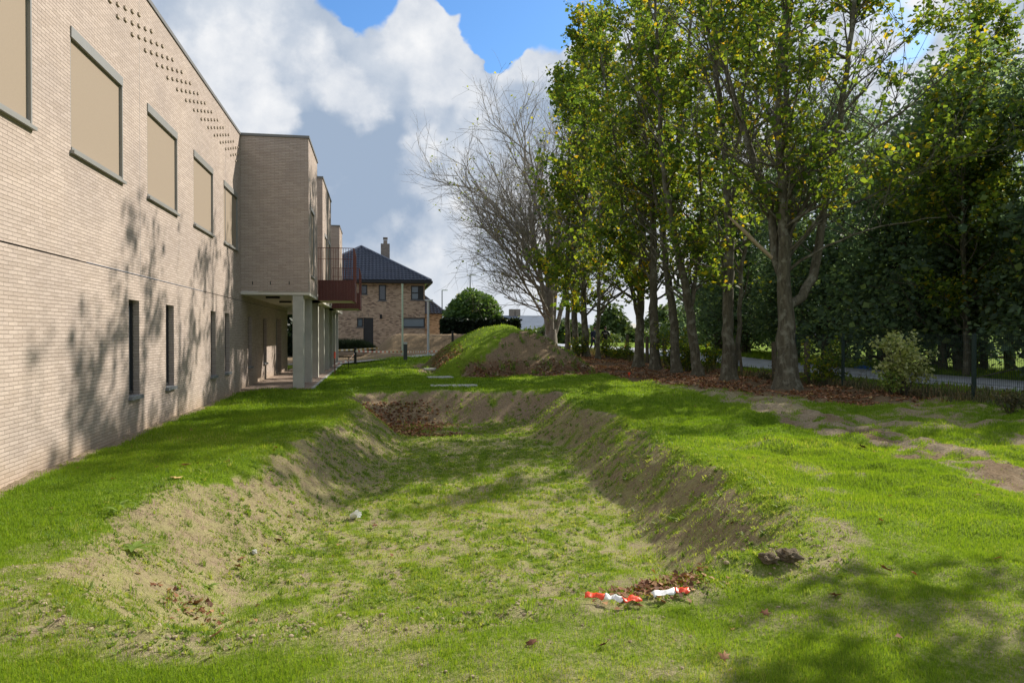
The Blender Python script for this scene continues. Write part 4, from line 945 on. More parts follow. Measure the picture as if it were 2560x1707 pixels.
maple(b, [([b - Vector((0, 0, .1))] + leader(b, D, [(1471, 731), (1476, 539), (1480, 375), (1473, 187), (1470, -60)], 0), .23, .05),
          ([leader(b, D, [(1469, 740)])[0]] + leader(b, D, [(1459, 700), (1431, 562), (1427, 422), (1400, 250), (1380, 120)], -1.2), .11, .03)],
      .23, 'maple with a second thin stem splitting off to the left above a knot', 16, 18.6, 2.6, 10, .18, 3.6, 1.1)
b, D = tbase(1373)
maple(b, [([b - Vector((0, 0, .1))] + leader(b, D, [(1375, 650), (1380, 450), (1385, 200), (1380, 0)], 0), .13, .03)],
      .14, 'thin young maple standing alone in front of the walking person', 17, 20.0, 2.4, 11, .19, 4.2, 1.35)
b, D = tbase(1347)
maple(b, [([b - Vector((0, 0, .1))] + leader(b, D, [(1340, 700), (1345, 450), (1340, 150), (1338, 10)], 0), .22, .04)],
      .2, 'ivy dark maple right of the pair beside the earth mound', 18, 21.0, 2.4, 11, .20, 4.2, 1.35)
b, D = tbase(1323)
maple(b, [([b - Vector((0, 0, .1))] + leader(b, D, [(1318, 700), (1316, 450), (1318, 200), (1320, 120)], 0), .22, .04)],
      .2, 'brown maple trunk, right one of the close pair behind the mound foot', 19, 20.0, 2.6, 11, .20, 3.2, 1.3)
b, D = tbase(1305)
maple(b, [([b - Vector((0, 0, .1))] + leader(b, D, [(1303, 690), (1304, 450), (1308, 260), (1310, 200)], 0), .19, .04)],
      .2, 'smooth brown maple trunk, left one of the close pair behind the mound foot', 20, 17.5, 2.8, 9, .20, 2.6, 1.1)
# one more of the row just outside the picture on the right: its shade falls across the foreground
bo = Vector((12.6, 7.6, 0)); bo.z = gz1(bo.x, bo.y)
maple(bo, [([bo - Vector((0, 0, .1)), bo + Vector((0, 0, 3)), bo + Vector((.2, .1, 6)), bo + Vector((.1, 0, 10))], .22, .04), ([bo + Vector((0, 0, 2.6)), bo + Vector((-1, -.8, 5)), bo + Vector((-1.6, -1.6, 8.5))], .12, .03)],
      .2, 'shorter maple past the right edge shading the foreground', 21, 10.6, 3.0, 9, .16, 2.9, 1.2)

# the nearly bare tree
def bare_tree():
    b, D = tbase(1265, 12.6); rng = np.random.default_rng(77); base = np.array(b)
    root = empty('bare_tree', b); tag(root, 'large tree almost without leaves, wide fan of fine grey branches left of the maples', 'tree')
    T = Tubes(); tips = []
    def rec(p, d, L, r, lev):
        n = 8 if lev < 3 else 5
        Q = curve(p, d, L, n, rng, (.05, .07, .09, .12, .14, .16)[lev], (.02, .03, .035, .03, .02, .02)[lev])
        T.add(Q, np.linspace(r, r * .5, n), (10, 8, 6, 5, 3, 3)[lev])
        if lev >= 5 or L < .35: tips.append(Q[-1]); return
        cnt = (6, 5, 4, 4, 2)[lev]
        for k in range(cnt):
            u = .25 + .75 * (k + rng.random()) / cnt; i = min(int(u * (n - 1)), n - 1); dd = Q[i] - Q[i - 1] if i else d; dd = dd / np.linalg.norm(dd)
            az = rng.normal(0, 1, 3); az -= (az @ dd) * dd; az /= np.linalg.norm(az); ang = R(rng.uniform(22, 50))
            rec(Q[i], dd * math.cos(ang) + az * math.sin(ang) + np.array([0, 0, .06]), L * rng.uniform(.52, .80), max(r * .50, .009), lev + 1)
    stems = [((-.05, .0, 1), 7.8, .26), ((.12, .1, 1), 8.0, .24), ((-.17, -.1, 1), 7.4, .20), ((.32, .15, 1), 6.5, .18), ((-.02, -.2, 1), 8.2, .22)]
    T.add(np.array([base + [0, 0, -.2], base + [0, 0, .3], base + [0, 0, 1.0], base + [0, 0, 1.6]]), [.75, .52, .46, .40], 14, .08, rng)
    for d, L, r in stems: L *= 1.30; rec(base + np.array([d[0] * .8, d[1] * .8, 1.0]), np.array(d), L, r, 0)
    for az, el, L, r, z in tuple((a_, e_, l_ * .76, r_, z_) for a_, e_, l_, r_, z_ in ((180, 38, 6.2, .11, 4.0), (195, 25, 5.6, .08, 3.4), (170, 50, 6.5, .11, 5.4), (205, 40, 6.0, .10, 5.0), (160, 30, 5.4, .08, 4.4), (183, 14, 4.6, .06, 3.0), (187, 58, 6.0, .10, 6.0))):
        a = R(az); e = R(el); rec(base + np.array([-.25, 0, z]), np.array([math.cos(a) * math.cos(e), math.sin(a) * math.cos(e), math.sin(e)]), L, r, 1)
    T.mesh('trunk', M['bark_grey'], root, b)
    C = np.array(tips); C = C[(rng.random(len(C)) < .05) | ((vn3(C * .5, 4) > .66) & (rng.random(len(C)) < .6))]
    V, F, t = leaf_cards(cluster_pts(C, 2, .12, rng), .16, rng, .72, .2); np_mesh('crown', V - base, F, M['leaf'], root, {'tint': t})
    print('bare', T.n)
bare_tree()

for (X_, Y_, H_, sd_, lb_) in ((21.9, 18.4, 9.6, 301, 'yellowing maple across the road at the right edge of the picture'), (22.0, 24.5, 10.2, 302, 'yellowing maple across the road, behind the right stems of the forked maple'), (25.5, 27.5, 16.0, 303, 'tall airy tree rising over the wood at the top right corner'), (26.0, 22.8, 14.6, 304, 'airy tree over the wood at the extreme right edge')):
    bo = Vector((X_, Y_, gz1(X_, Y_))); o_ = maple(bo, [([bo - Vector((0, 0, .1)), bo + Vector((-.1, 0, 3)), bo + Vector((-.3, .1, H_))], .15, .03), ([bo + Vector((0, 0, 1.6)), bo + Vector((-.8, -.6, 5)), bo + Vector((-1.2, -1.0, H_ * .9))], .09, .02)],
          .2, lb_, sd_, H_ + .6, 1.8, 11, .16, 2.9, 1.5, spur=1.3); o_['group'] = 'yellowing maples across the road'
# woodland beyond the road: three meshes shared by many trees
def wood_proto(seed, H, rad, n, ls, lmat='leaf_dark'):
    rng = np.random.default_rng(seed); root = empty('woodland_tree', (0, 0, 0)); T = Tubes(); C = []
    P = polyres([(0, 0, -.3), (rng.normal(0, .2), rng.normal(0, .2), H * .4), (rng.normal(0, .5), rng.normal(0, .5), H * .92)], .6, rng, .04)
    T.add(P, np.linspace(.20, .04, len(P)), 8, .05, rng)
    for k in range(46):
        i = rng.integers(int(len(P) * .12), len(P)); h = P[i, 2] / H; L = rad * rng.uniform(.5, 1.1) * (1.0 - .55 * max(0, h - .5) / .5)
        az = rng.uniform(0, 6.28); el = R(rng.uniform(0, 60)); Q = curve(P[i], (math.cos(az) * math.cos(el), math.sin(az) * math.cos(el), math.sin(el)), L, 7, rng, .13, .02)
        T.add(Q, np.linspace(.05, .01, 7), 5); 
        for q in Q[2:]: C.append(q + rng.normal(0, .45, (3, 3)))
    C = np.concatenate(C); C = C[(C[:, 2] > .5)]
    LC = cluster_pts(C, max(1, n // len(C)), .36, rng); V, F, t = leaf_cards(LC, ls, rng, .4, .28)
    T.mesh('trunk', M['bark'], root, (0, 0, 0)); np_mesh('crown', V, F, M[lmat], root, {'tint': t}); return root
def copy_tree(o):
    c = o.copy(); COL.objects.link(c)
    for ch_ in o.children:
        d_ = ch_.copy(); COL.objects.link(d_); d_.parent = c
    return c
protos = [wood_proto(101, 12.5, 3.4, 8500, .19), wood_proto(102, 13.5, 3.0, 8500, .18), wood_proto(103, 10.5, 3.6, 8500, .19), wood_proto(104, 6.0, 3.0, 7000, .18)]
rng = random.Random(9)
spots = []
for y in np.arange(13, 50, 4.3): spots.append((23.6 + rng.uniform(-.5, .8), y + rng.uniform(-.8, .8), rng.choice([0, 1, 2]), 'roadside edge of the wood'))
for y in np.arange(15, 52, 7.5): spots.append((27.2 + rng.uniform(-.8, .8), y + rng.uniform(-1, 1), rng.choice([0, 1, 2]), 'second line of the wood'))
for y in np.arange(26, 52, 14.0): spots.append((31.5 + rng.uniform(-1, 1), y + rng.uniform(-1, 1), rng.choice([0, 1]), 'back of the wood'))
for y in np.arange(14.0, 50, 4.2): spots.append((22.9 + rng.uniform(-.3, .5), y, 3, 'low under the wood edge'))
for y in np.arange(9, 50, 5.0): spots.append((28.8 + rng.uniform(-.6, .6), y, 3, 'undergrowth deeper in the wood'))
used = [0] * 4; ordw = ['rightmost', 'second', 'third', 'fourth', 'fifth', 'sixth', 'seventh', 'eighth', 'ninth', 'tenth', 'eleventh', 'twelfth', 'thirteenth']; cnt_w = {}
for (x, y, k, where) in spots:
    o = protos[k] if not used[k] else copy_tree(protos[k]); used[k] = 1
    s = rng.uniform(.88, 1.06) * (1.2 if x > 30 else (1.1 if 24 < y < 36 else 1)); o.location = (x, y, gz1(x, y)); o.rotation_euler = (0, 0, rng.uniform(0, 6.28)); o.scale = (s * 1.05, s * 1.05, s)
    lab = {'roadside edge of the wood': 'dark leafy tree on the roadside edge of the wood', 'second line of the wood': 'dark tree standing behind the roadside edge of the wood', 'back of the wood': 'tall dark tree at the back of the wood', 'low under the wood edge': 'low dark bush at the wood edge', 'undergrowth deeper in the wood': 'dark undergrowth bush deep in the wood'}[where]
    q_ = cnt_w.get(where, 0); cnt_w[where] = q_ + 1
    lab = lab + (', rightmost of them' if q_ == 0 else ', %s of them from the right' % ordw[q_])
    tag(o, lab, 'bush' if k == 3 else 'tree', {'roadside edge of the wood': 'dark trees on the edge of the wood', 'second line of the wood': 'dark trees inside the wood', 'back of the wood': 'tall trees at the back of the wood', 'low under the wood edge': 'bushes at the foot of the wood', 'undergrowth deeper in the wood': 'undergrowth bushes inside the wood'}[where])
    if k == 3: o.name = 'woodland_bush'

def leafy_volume(name, label, cat, center, radii, n, ls, lmat, seed, shape='dome', parts=True, surf=.85, group=None):
    rng = np.random.default_rng(seed); e = empty(name, center); tag(e, label, cat, group)
    d = rng.normal(0, 1, (n, 3)); d /= np.linalg.norm(d, axis=1)[:, None]
    if shape == 'dome': d[:, 2] = np.abs(d[:, 2]) * 1.0 - .12 * (rng.random(n) < .3); 
    rr = np.clip(rng.normal(surf, .09, n), .2, 1.0)
    C = d * rr[:, None] * np.array(radii)
    if shape == 'box':
        C = rng.uniform(-1, 1, (n, 3)); f = rng.integers(0, 3, n); sg = rng.choice([-1, 1], n)
        for k in range(3):
            q = f == k; C[q, k] = sg[q] * rng.uniform(.93, 1.02, q.sum())
        C = C * np.array(radii); C[:, 2] += radii[2]
    else:
        lump = 1 + .10 * (vn3(d * 3.5, seed) - .5) * 2; C = C * lump[:, None]
    V, F, t = leaf_cards(C, ls, rng, .5, .3); np_mesh('foliage', V, F, M[lmat], e, {'tint': t})
    return e
# clipped dome tree, hedges
dc = on_y(1086, 742, 60); dr = (on_y(1154, 742, 60).x - on_y(1018, 742, 60).x) / 2
e = leafy_volume('clipped_tree', 'rounded dense green clipped tree right of the brick house', 'tree', (dc.x, 60, dc.z - .15), (dr, dr, on_y(1086, 664, 60).z - dc.z + .1), 26000, .20, 'leaf_dome', 31)
MB().bar((0, 0, -dc.z + .3), (0, 0, 1.2), .22, 10, .15).build('trunk', M['bark'], e)
x0 = on_y(1018, 750, 57).x; x1 = on_y(1192, 750, 57).x; zh = on_y(1100, 735, 57).z
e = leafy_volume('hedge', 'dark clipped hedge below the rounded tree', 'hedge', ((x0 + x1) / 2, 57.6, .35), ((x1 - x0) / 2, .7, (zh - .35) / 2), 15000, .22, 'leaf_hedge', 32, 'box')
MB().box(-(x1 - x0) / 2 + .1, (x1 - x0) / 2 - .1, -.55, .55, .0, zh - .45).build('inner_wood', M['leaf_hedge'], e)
x0 = on_y(700, 750, 56).x; x1 = on_y(868, 750, 56).x; zh = on_y(820, 775, 56).z
# ornamental grass hedge
rngn = np.random.default_rng(41); n = 9000
gxp = rngn.uniform(x0, x1 - .2, n); gyp = rngn.uniform(55.2, 56.8, n); edge = np.minimum((x1 - gxp) / 1.2, 1) ** .5
hb_ = (zh - .45) * rngn.uniform(.55, 1.05, n) * edge; az = rngn.uniform(0, 6.28, n); ln = rngn.uniform(.05, .35, n)
base3 = np.stack([gxp, gyp, np.full(n, .4)], 1); tip = base3 + np.stack([np.cos(az) * ln, np.sin(az) * ln, hb_], 1); side_ = np.stack([np.sin(az), -np.cos(az), 0 * az], 1) * .035
V = np.stack([base3 - side_, base3 + side_, tip], 1).reshape(-1, 3); F = np.arange(3 * n).reshape(-1, 3)
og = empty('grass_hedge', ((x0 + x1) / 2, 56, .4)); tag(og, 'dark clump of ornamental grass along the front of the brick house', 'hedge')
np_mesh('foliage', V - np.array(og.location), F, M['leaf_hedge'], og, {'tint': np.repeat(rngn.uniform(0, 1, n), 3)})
# dark hedge seen through the passage
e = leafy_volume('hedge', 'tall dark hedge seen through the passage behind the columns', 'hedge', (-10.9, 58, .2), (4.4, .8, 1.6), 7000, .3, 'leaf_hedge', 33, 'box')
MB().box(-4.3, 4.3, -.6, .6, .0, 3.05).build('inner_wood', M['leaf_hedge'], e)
# far row of houses
def far_house(name, label, x0, x1, yt, yb, Y, roofm, wallm, dep=9, gable=False, chims=()):
    a = on_y(x0, yt, Y); c = on_y(x1, yb, Y); e = empty(name, ((a.x + c.x) / 2, Y, .4)); tag(e, label, 'house'); w = (c.x - a.x) / 2
    zr = a.z - .4; ze = c.z - .4
    MB().box(-w, w, 0, dep, 0, ze).build('wall', wallm, e)
    r = MB().face([(-w - .3, -.4, ze - .05), (w + .3, -.4, ze - .05), (w + .3, dep / 2, zr), (-w - .3, dep / 2, zr)]).face([(-w - .3, dep + .4, ze - .05), (w + .3, dep + .4, ze - .05), (w + .3, dep / 2, zr), (-w - .3, dep / 2, zr)])
    r.face([(-w, 0, ze), (-w, dep / 2, zr), (-w, dep, ze)]).face([(w, 0, ze), (w, dep / 2, zr), (w, dep, ze)])
    ro = r.build('roof', roofm, e)
    for cx in chims:
        p = on_y(cx, yt, Y); MB().box(p.x - e.location.x - .4, p.x - e.location.x + .4, dep / 2 - .3, dep / 2 + .4, zr - .6, zr + 1.0).build('chimney', M['chim_brick'], ro)
    for k in range(int(w * 2 / 3.5)):
        xx = -w + 1.5 + k * 3.5
        fr = MB().box(xx - .55, xx + .55, -.05, -.002, .9, min(2.1, ze - .3)).build('window', M['alu_dark'], e); MB().box(xx - .47, xx + .47, -.07, -.052, .98, min(2.02, ze - .38)).build('pane', M['glass_l'], fr)
    return e
far_house('far_house', 'long low house with blue-grey roof and two chimneys seen left of the bare tree', 1150, 1262, 722, 762, 108, M['slate'], M['render_w'], 12, False, (1192, 1206))
far_house('far_house', 'distant red brick house behind the maple trunks', 1330, 1392, 745, 768, 118, M['slate'], M['red_brick'], 9)
far_house('far_house', 'distant cream house seen beyond the field right of the walker', 1418, 1475, 742, 760, 135, M['render_w'], M['render_w'], 10)
far_house('far_house', 'distant grey roofed house behind the two thin stems', 1500, 1560, 744, 762, 140, M['slate'], M['render_w'], 10)
# hedges and small trees at the end of the field
k = 0
for (xd, w, h, Y) in ((1240, 6, 2.2, 100), (1290, 4, 3.5, 96), (1350, 6, 2.0, 104), (1405, 3.6, 6.0, 112), (1455, 5, 2.4, 112), (1520, 4, 6.5, 118), (1570, 6, 3.4, 100), (1625, 7, 8.0, 92), (1690, 7, 9.0, 84)):
    p = on_y(xd, 768, Y); k += 1
    e = leafy_volume('far_shrub', {6.5: 'distant broad green tree past the field', 6.0: 'distant pale green tree behind the walker', 8.0: 'distant tall tree closing the field on the right', 9.0: 'distant tallest tree where the field meets the wood', 3.5: 'distant dark shrub between bare tree and maple pair', 2.2: 'distant low hedge shrub right of the blue-grey roof', 2.0: 'distant low shrub before the red house', 2.4: 'distant low hedge shrub before the cream house', 3.4: 'distant rounded shrub at the right of the field'}[h], 'shrub', (p.x, Y, .3), (w, w * .6, h), 2600, .55, 'leaf_far', 50 + k, 'dome')
    MB().bar((0, 0, -.2), (0, 0, h * .6), .16, 7).build('trunk', M['bark'], e)
# pale leaved sapling at the fence, small shrubs under the maples
def sapling(name, label, base, H, rad, n, ls, lmat, seed, z0=.2, cat='shrub', tint=.5):
    rng = np.random.default_rng(seed); e = empty(name, base); tag(e, label, cat); T = Tubes(); C = []
    for k in range(9):
        az = rng.uniform(0, 6.28); L = H * rng.uniform(.6, 1); Q = curve((0, 0, -.05), (math.cos(az) * rad / H * .8, math.sin(az) * rad / H * .8, 1), L, 8, rng, .08, .05); T.add(Q, np.linspace(.016, .004, 8), 5)
        for j in range(7):
            q = Q[rng.integers(2, 8)]; S = curve(q, rng.normal(0, 1, 3) + [0, 0, .5], rad * .5, 4, rng, .15, .02); T.add(S, np.linspace(.006, .002, 4), 3); C += list(S[1:])
    C = np.array(C); C = C[C[:, 2] > z0]; LC = cluster_pts(C, max(1, n // len(C)), .07, rng); V, F, t = leaf_cards(LC, ls, rng, tint, .3, .2)
    T.mesh('stem', M['bark'], e, (0, 0, 0)); np_mesh('foliage', V, F, M[lmat], e, {'tint': t}); return e
p = on_x(2080, 850, 13.75); sapling('pale_shrub', 'cream leaved shrub growing through the mesh fence', (p.x, p.y, gz1(p.x, p.y)), 1.75, .9, 1900, .085, 'leaf_cream', 61, .45)
p = on_x(2050, 850, 13.3); sapling('shrub', 'small yellow green bush at the foot of the cream leaved shrub', (p.x, p.y, gz1(p.x, p.y)), .8, .4, 500, .07, 'weed', 62)
k = 0
for xd, H, X, lb in ((1395, 1.3, 13.2, 'yellow green sapling in front of the walking person'), (1420, .9, 13.5, 'low leafy bush left of the dark straight maples'), (1330, 1.1, 12.0, 'green shoots at the foot of the brown trunk pair'), (1545, 1.9, 13.0, 'green suckers around the slender bending maple'),
                    (1575, 1.5, 13.4, 'thin leafy shoots beside the leaning maple'), (1440, 1.0, 13.8, 'bramble bush left of the knotty maple'), (1900, 1.5, 13.9, 'dark bush right of the thick forked maple'), (1640, 1.2, 14.6, 'leafy scrub behind the pale barked maple'),
                    (2320, .6, 12.9, 'dry looking weed bush at the right edge before the fence'), (1760, .5, 13.5, 'low green tuft left of the thick forked maple')):
    k += 1; p = on_x(xd, 850, X); sapling('shrub', lb, (p.x, p.y, gz1(p.x, p.y)), H, .45 * H + .15, int(700 * H), .10 if H > .7 else .06, 'leaf' if H > .7 else 'dry', 70 + k, .1)

# ------------------------------------------------------------------ scattered stuff on the ground
RN = np.random.default_rng(5)
def frustum_pts(n, d0, d1, spread=.78):
    D = np.sqrt(RN.uniform(d0 ** 2, d1 ** 2, n)); c = RN.uniform(-spread, spread, n) * D
    return c * math.cos(TH) + D * math.sin(TH), D * math.cos(TH) - c * math.sin(TH)
def blades(x, y, h, w, lean, tint, up=None):
    n = len(x); z = ground_z(x, y) - .004; az = RN.uniform(0, 6.283, n); ln = np.abs(RN.normal(0, lean, n)) * h; a2 = RN.uniform(0, 6.283, n)
    s = np.stack([np.cos(az), np.sin(az), 0 * az], 1) * (w / 2)[:, None]; B = np.stack([x, y, z], 1)
    dirv = np.stack([np.cos(a2) * ln, np.sin(a2) * ln, 0 * az], 1)
    mid = B + dirv * .35 + np.stack([0 * h, 0 * h, h * .6], 1); tip = B + dirv + np.stack([0 * h, 0 * h, h], 1)
    V = np.stack([B - s, B + s, mid + s * .7, mid - s * .7, tip], 1).reshape(-1, 3)
    i = np.arange(n)[:, None] * 5
    return V, i + np.array([[0, 1, 2, 3]]), i + np.array([[3, 2, 4]]), np.repeat(tint, 5)
def stuff_blades(name, chunks, m, label):
    Vs, Q, Tt, t = [], [], [], []; o = 0
    for V, q, tr, ti in chunks: Vs.append(V); Q.append(q + o); Tt.append(tr + o); t.append(ti); o += len(V)
    ob = np_mesh(name, np.concatenate(Vs), [np.concatenate(Q), np.concatenate(Tt)], m, attrs={'tint': np.concatenate(t)}); tag(ob, label, name.replace('_', ' '), kind='stuff'); return ob
TPX = on_g(1440, 1384)
ch = []
for n, d0, d1, h0, w0 in ((300000, 2.6, 6, .030, .0032), (300000, 6, 10.5, .036, .0052), (230000, 10.5, 17, .05, .009), (170000, 17, 30, .06, .016), (90000, 30, 48, .075, .030)):
    x, y = frustum_pts(n, d0, d1); b = bare_mask(x, y); pn = fbm(x, y, 7, 2, 95)
    keep = (RN.random(n) > np.clip(b * 1.25 + (pn - .5) * .9 * (b > .06), 0, .995)) & (x > WX + .05) & ~((x < -1.9) & (y > CY - .05)) & (x < 15.5) & (y < 49) & (litter_mask(x, y) < .5)
    keep &= ~((np.abs(x - TPX[0] - .12) < .42) & (np.abs(y - TPX[1]) < .11)); x, y, b, = x[keep], y[keep], b[keep]; tall = fbm(x, y, 1.1, 3, 97)
    h = h0 * (.55 + .9 * tall) * RN.uniform(.6, 1.35, len(x)) * (1 - .35 * b); t = np.clip(RN.normal(.42, .2, len(x)) + (fbm(x, y, .6, 3, 98) - .5) * .9 + .45 * b, 0, 1)
    ch.append(blades(x, y, h, w0 * RN.uniform(.7, 1.3, len(x)), .45, t))
stuff_blades('grass', ch, M['grass'], 'short lush green grass of the lawn')
# weeds in the basin: little rosettes
ch = []
for n, d0, d1, sz in ((16000, 3.5, 8, .026), (22000, 8, 15, .036), (9000, 15, 24, .055)):
    x, y = frustum_pts(n, d0, d1); sd = basin_sd(x, y); dn = fbm(x, y, 1.6, 3, 101)
    keep = (sd < .25) & (RN.random(n) < sstep(.30, .60, dn) * 1.1 * np.where((sd > -1.1), .95, 1)) & ~((y > 18) & (x < 2.2)); x, y = x[keep], y[keep]
    k = 7; X = np.repeat(x, k) + RN.normal(0, sz * .35, len(x) * k); Y = np.repeat(y, k) + RN.normal(0, sz * .35, len(x) * k)
    s = np.repeat(sz * RN.uniform(.5, 1.6, len(x)), k); ti = np.repeat(RN.uniform(.1, 1, len(x)), k)
    ch.append(blades(X, Y, s * RN.uniform(.4, 1.0, len(X)), s * .38, 1.3, ti))
x, y = frustum_pts(2600, 4, 22); keep = (basin_sd(x, y) < .5) & ~((y > 18) & (x < 2.2)); x, y = x[keep], y[keep]; k = 16; s = np.repeat(RN.uniform(.03, .10, len(x)), k); ti = np.repeat(RN.uniform(.2, .8, len(x)), k)
ch.append(blades(np.repeat(x, k) + RN.normal(0, .018, len(s)), np.repeat(y, k) + RN.normal(0, .018, len(s)), s * RN.uniform(.5, 1.1, len(s)), .003 + .0006 * np.hypot(np.repeat(x, k), np.repeat(y, k)), .6, ti))
x = RN.uniform(2, 10, 420); y = RN.uniform(28.6, 36, 420); keep = (mound_sd(x, y) < .2) & (bare_mask(x, y) > .4); x, y = x[keep], y[keep]; k = 14; s = np.repeat(RN.uniform(.08, .22, len(x)), k)
ch.append(blades(np.repeat(x, k) + RN.normal(0, .06, len(s)), np.repeat(y, k) + RN.normal(0, .06, len(s)), s * RN.uniform(.4, 1.0, len(s)), np.full(len(s), .03), .7, RN.uniform(0, .7, len(s))))
x, y = frustum_pts(150000, 3.5, 22); sd = basin_sd(x, y); keep = (sd < .2) & (RN.random(len(x)) < sstep(.35, .65, fbm(x, y, 3.0, 3, 103))); x, y = x[keep], y[keep]
ch.append(blades(x, y, RN.uniform(.015, .05, len(x)), np.interp(np.hypot(x, y), [4, 22], [.005, .018]), .8, RN.uniform(.2, 1, len(x))))
stuff_blades('weeds', ch, M['weed'], 'sparse sprouting weeds over the sandy basin')
# rough dry growth along the fence and under the wood
ch = []
x = RN.uniform(13.5, 16.8, 26000); y = RN.uniform(4, 52, 26000); keep = (RN.random(26000) < np.exp(-((x - 14.1) / .55) ** 2) + .12) & (fbm(x, y, .7, 2, 111) > .40); x, y = x[keep], y[keep]
ch.append(blades(x, y, RN.uniform(.08, .42, len(x)) * (.5 + fbm(x, y, .9, 2, 112)), np.full(len(x), .022), .5, RN.uniform(0, 1, len(x))))
stuff_blades('undergrowth', ch, M['dry'], 'dry brownish growth along the foot of the fence')
ch = []
x = RN.uniform(21.6, 25, 30000); y = RN.uniform(10, 56, 30000); ch.append(blades(x, y, RN.uniform(.1, .35, len(x)), np.full(len(x), .04), .5, RN.uniform(.1, .9, len(x))))
x = RN.uniform(15.6, 17.0, 9000); y = RN.uniform(12, 56, 9000); ch.append(blades(x, y, RN.uniform(.06, .2, len(x)), np.full(len(x), .03), .5, RN.uniform(.1, .9, len(x))))
stuff_blades('verge_grass', ch, M['grass'], 'rough grass verge along the road')
# fallen leaves
def flat_leaves(x, y, size, tint, lift=.004):
    n = len(x); z = ground_z(x, y) + lift + RN.uniform(0, .015, n); az = RN.uniform(0, 6.283, n)
    a = np.stack([np.cos(az), np.sin(az), RN.normal(0, .3, n)], 1) * (size * RN.uniform(.6, 1.2, n))[:, None]; b = np.stack([-np.sin(az), np.cos(az), RN.normal(0, .3, n)], 1) * (size * RN.uniform(.4, .7, n))[:, None]
    c = np.stack([x, y, z], 1); up = np.stack([0 * x, 0 * x, size * RN.uniform(.1, .5, n)], 1)
    V = np.stack([c - a * .5, c - b * .7 + up * .5, c + a * .5 + up * .3, c + b * .7 + up], 1).reshape(-1, 3); i = np.arange(n)[:, None] * 4
    return V, np.concatenate([i + np.array([[0, 1, 2]]), i + np.array([[0, 2, 3]])]), np.repeat(tint, 4)
N_ = 90000; x = RN.uniform(2.5, 17, N_); y = RN.uniform(14, 54, N_); lm = litter_mask(x, y); keep = RN.random(N_) < np.clip(lm, 0, 1) * sstep(.34, .62, fbm(x, y, 1.2, 3, 121) + .04); x, y = x[keep], y[keep]
x2 = RN.uniform(-.6, 3.2, 5200); y2 = RN.uniform(17.6, 22, 5200); pk = (basin_sd(x2, y2) < -.5) & (RN.random(5200) < sstep(2.4, .6, x2 + (fbm(x2, y2, 1.5, 2, 122) - .5) * 1.5) * sstep(17.8, 18.8, y2) * .9); x2, y2 = x2[pk], y2[pk]
p = on_g(1515, 1350); x3 = RN.normal(p.x, .20, 520) + .0; y3 = RN.normal(p.y + .06, .13, 520) + (x3 - p.x) * .25 + .05
p4 = on_g(430, 1400); x4 = RN.normal(p4.x, .16, 60); y4 = RN.normal(p4.y, .12, 60)
x5, y5 = frustum_pts(260, 4, 24); k5 = (x5 > WX + .2) & ~((x5 < -1.9) & (y5 > CY)); x5, y5 = x5[k5], y5[k5]
X = np.concatenate([x, x2, x3, x4, x5]); Y = np.concatenate([y, y2, y3, y4, y5]); sz = np.concatenate([np.full(len(x), .10), np.full(len(x2), .09), np.full(len(x3), .05), np.full(len(x4), .05), np.full(len(x5), .06)])
V, F, t = flat_leaves(X, Y, sz, np.clip(RN.normal(.5, .25, len(X)), 0, 1)); o = np_mesh('fallen_leaves', V, F, M['fallen'], attrs={'tint': t}); tag(o, 'reddish brown fallen leaves strewn under the trees and in the basin', 'leaves', kind='stuff')
# soil clods
M['clod'] = plain('soil_clod', (.36, .285, .195), .95, .1, 0, .25, 20, .6)
ico_v = []; ico = bmesh.new(); bmesh.ops.create_icosphere(ico, subdivisions=1, radius=1); IV = np.array([v.co[:] for v in ico.verts]); IF = np.array([[v.index for v in f.verts] for f in ico.faces]); ico.free()
def clods(x, y, s):
    n = len(x); z = ground_z(x, y) + s * .15; V = IV[None] * s[:, None, None] * RN.uniform(.6, 1.25, (n, len(IV), 1)) * np.array([1, 1, .65]); V = V + np.stack([x, y, z], 1)[:, None, :]
    return V.reshape(-1, 3), (IF[None] + (np.arange(n) * len(IV))[:, None, None]).reshape(-1, 3)
x, y = frustum_pts(60000, 3.2, 15); b = bare_mask(x, y); sd = basin_sd(x, y); rimn = np.exp(-((sd + .05) / .2) ** 2) * (y < 6.5); keep = RN.random(len(x)) < (b * .45 + rimn * .5) * (b > .3); x, y = x[keep], y[keep]; rim2 = np.exp(-((basin_sd(x, y) + .05) / .2) ** 2) * (y < 5.6)
s = np.clip(RN.lognormal(-5.05, .45, len(x)), .003, .014) * (1 + rim2 * .8)
xm = RN.uniform(2, 10, 9000); ym = RN.uniform(28.6, 36, 9000); km = (mound_sd(xm, ym) < .2) & (bare_mask(xm, ym) > .5) & (RN.random(9000) < sstep(.45, .75, fbm(xm, ym, 1.5, 3, 141)) * .6); xm, ym = xm[km], ym[km]
x = np.concatenate([x, xm]); y = np.concatenate([y, ym]); s = np.concatenate([s, RN.lognormal(-3.8, .5, len(xm)).clip(.01, .09)])
V, F = clods(x, y, s); o = np_mesh('soil_clods', V, F, M['clod'], smooth=False); tag(o, 'crumbs and clods of dry sandy soil', 'soil', kind='stuff')

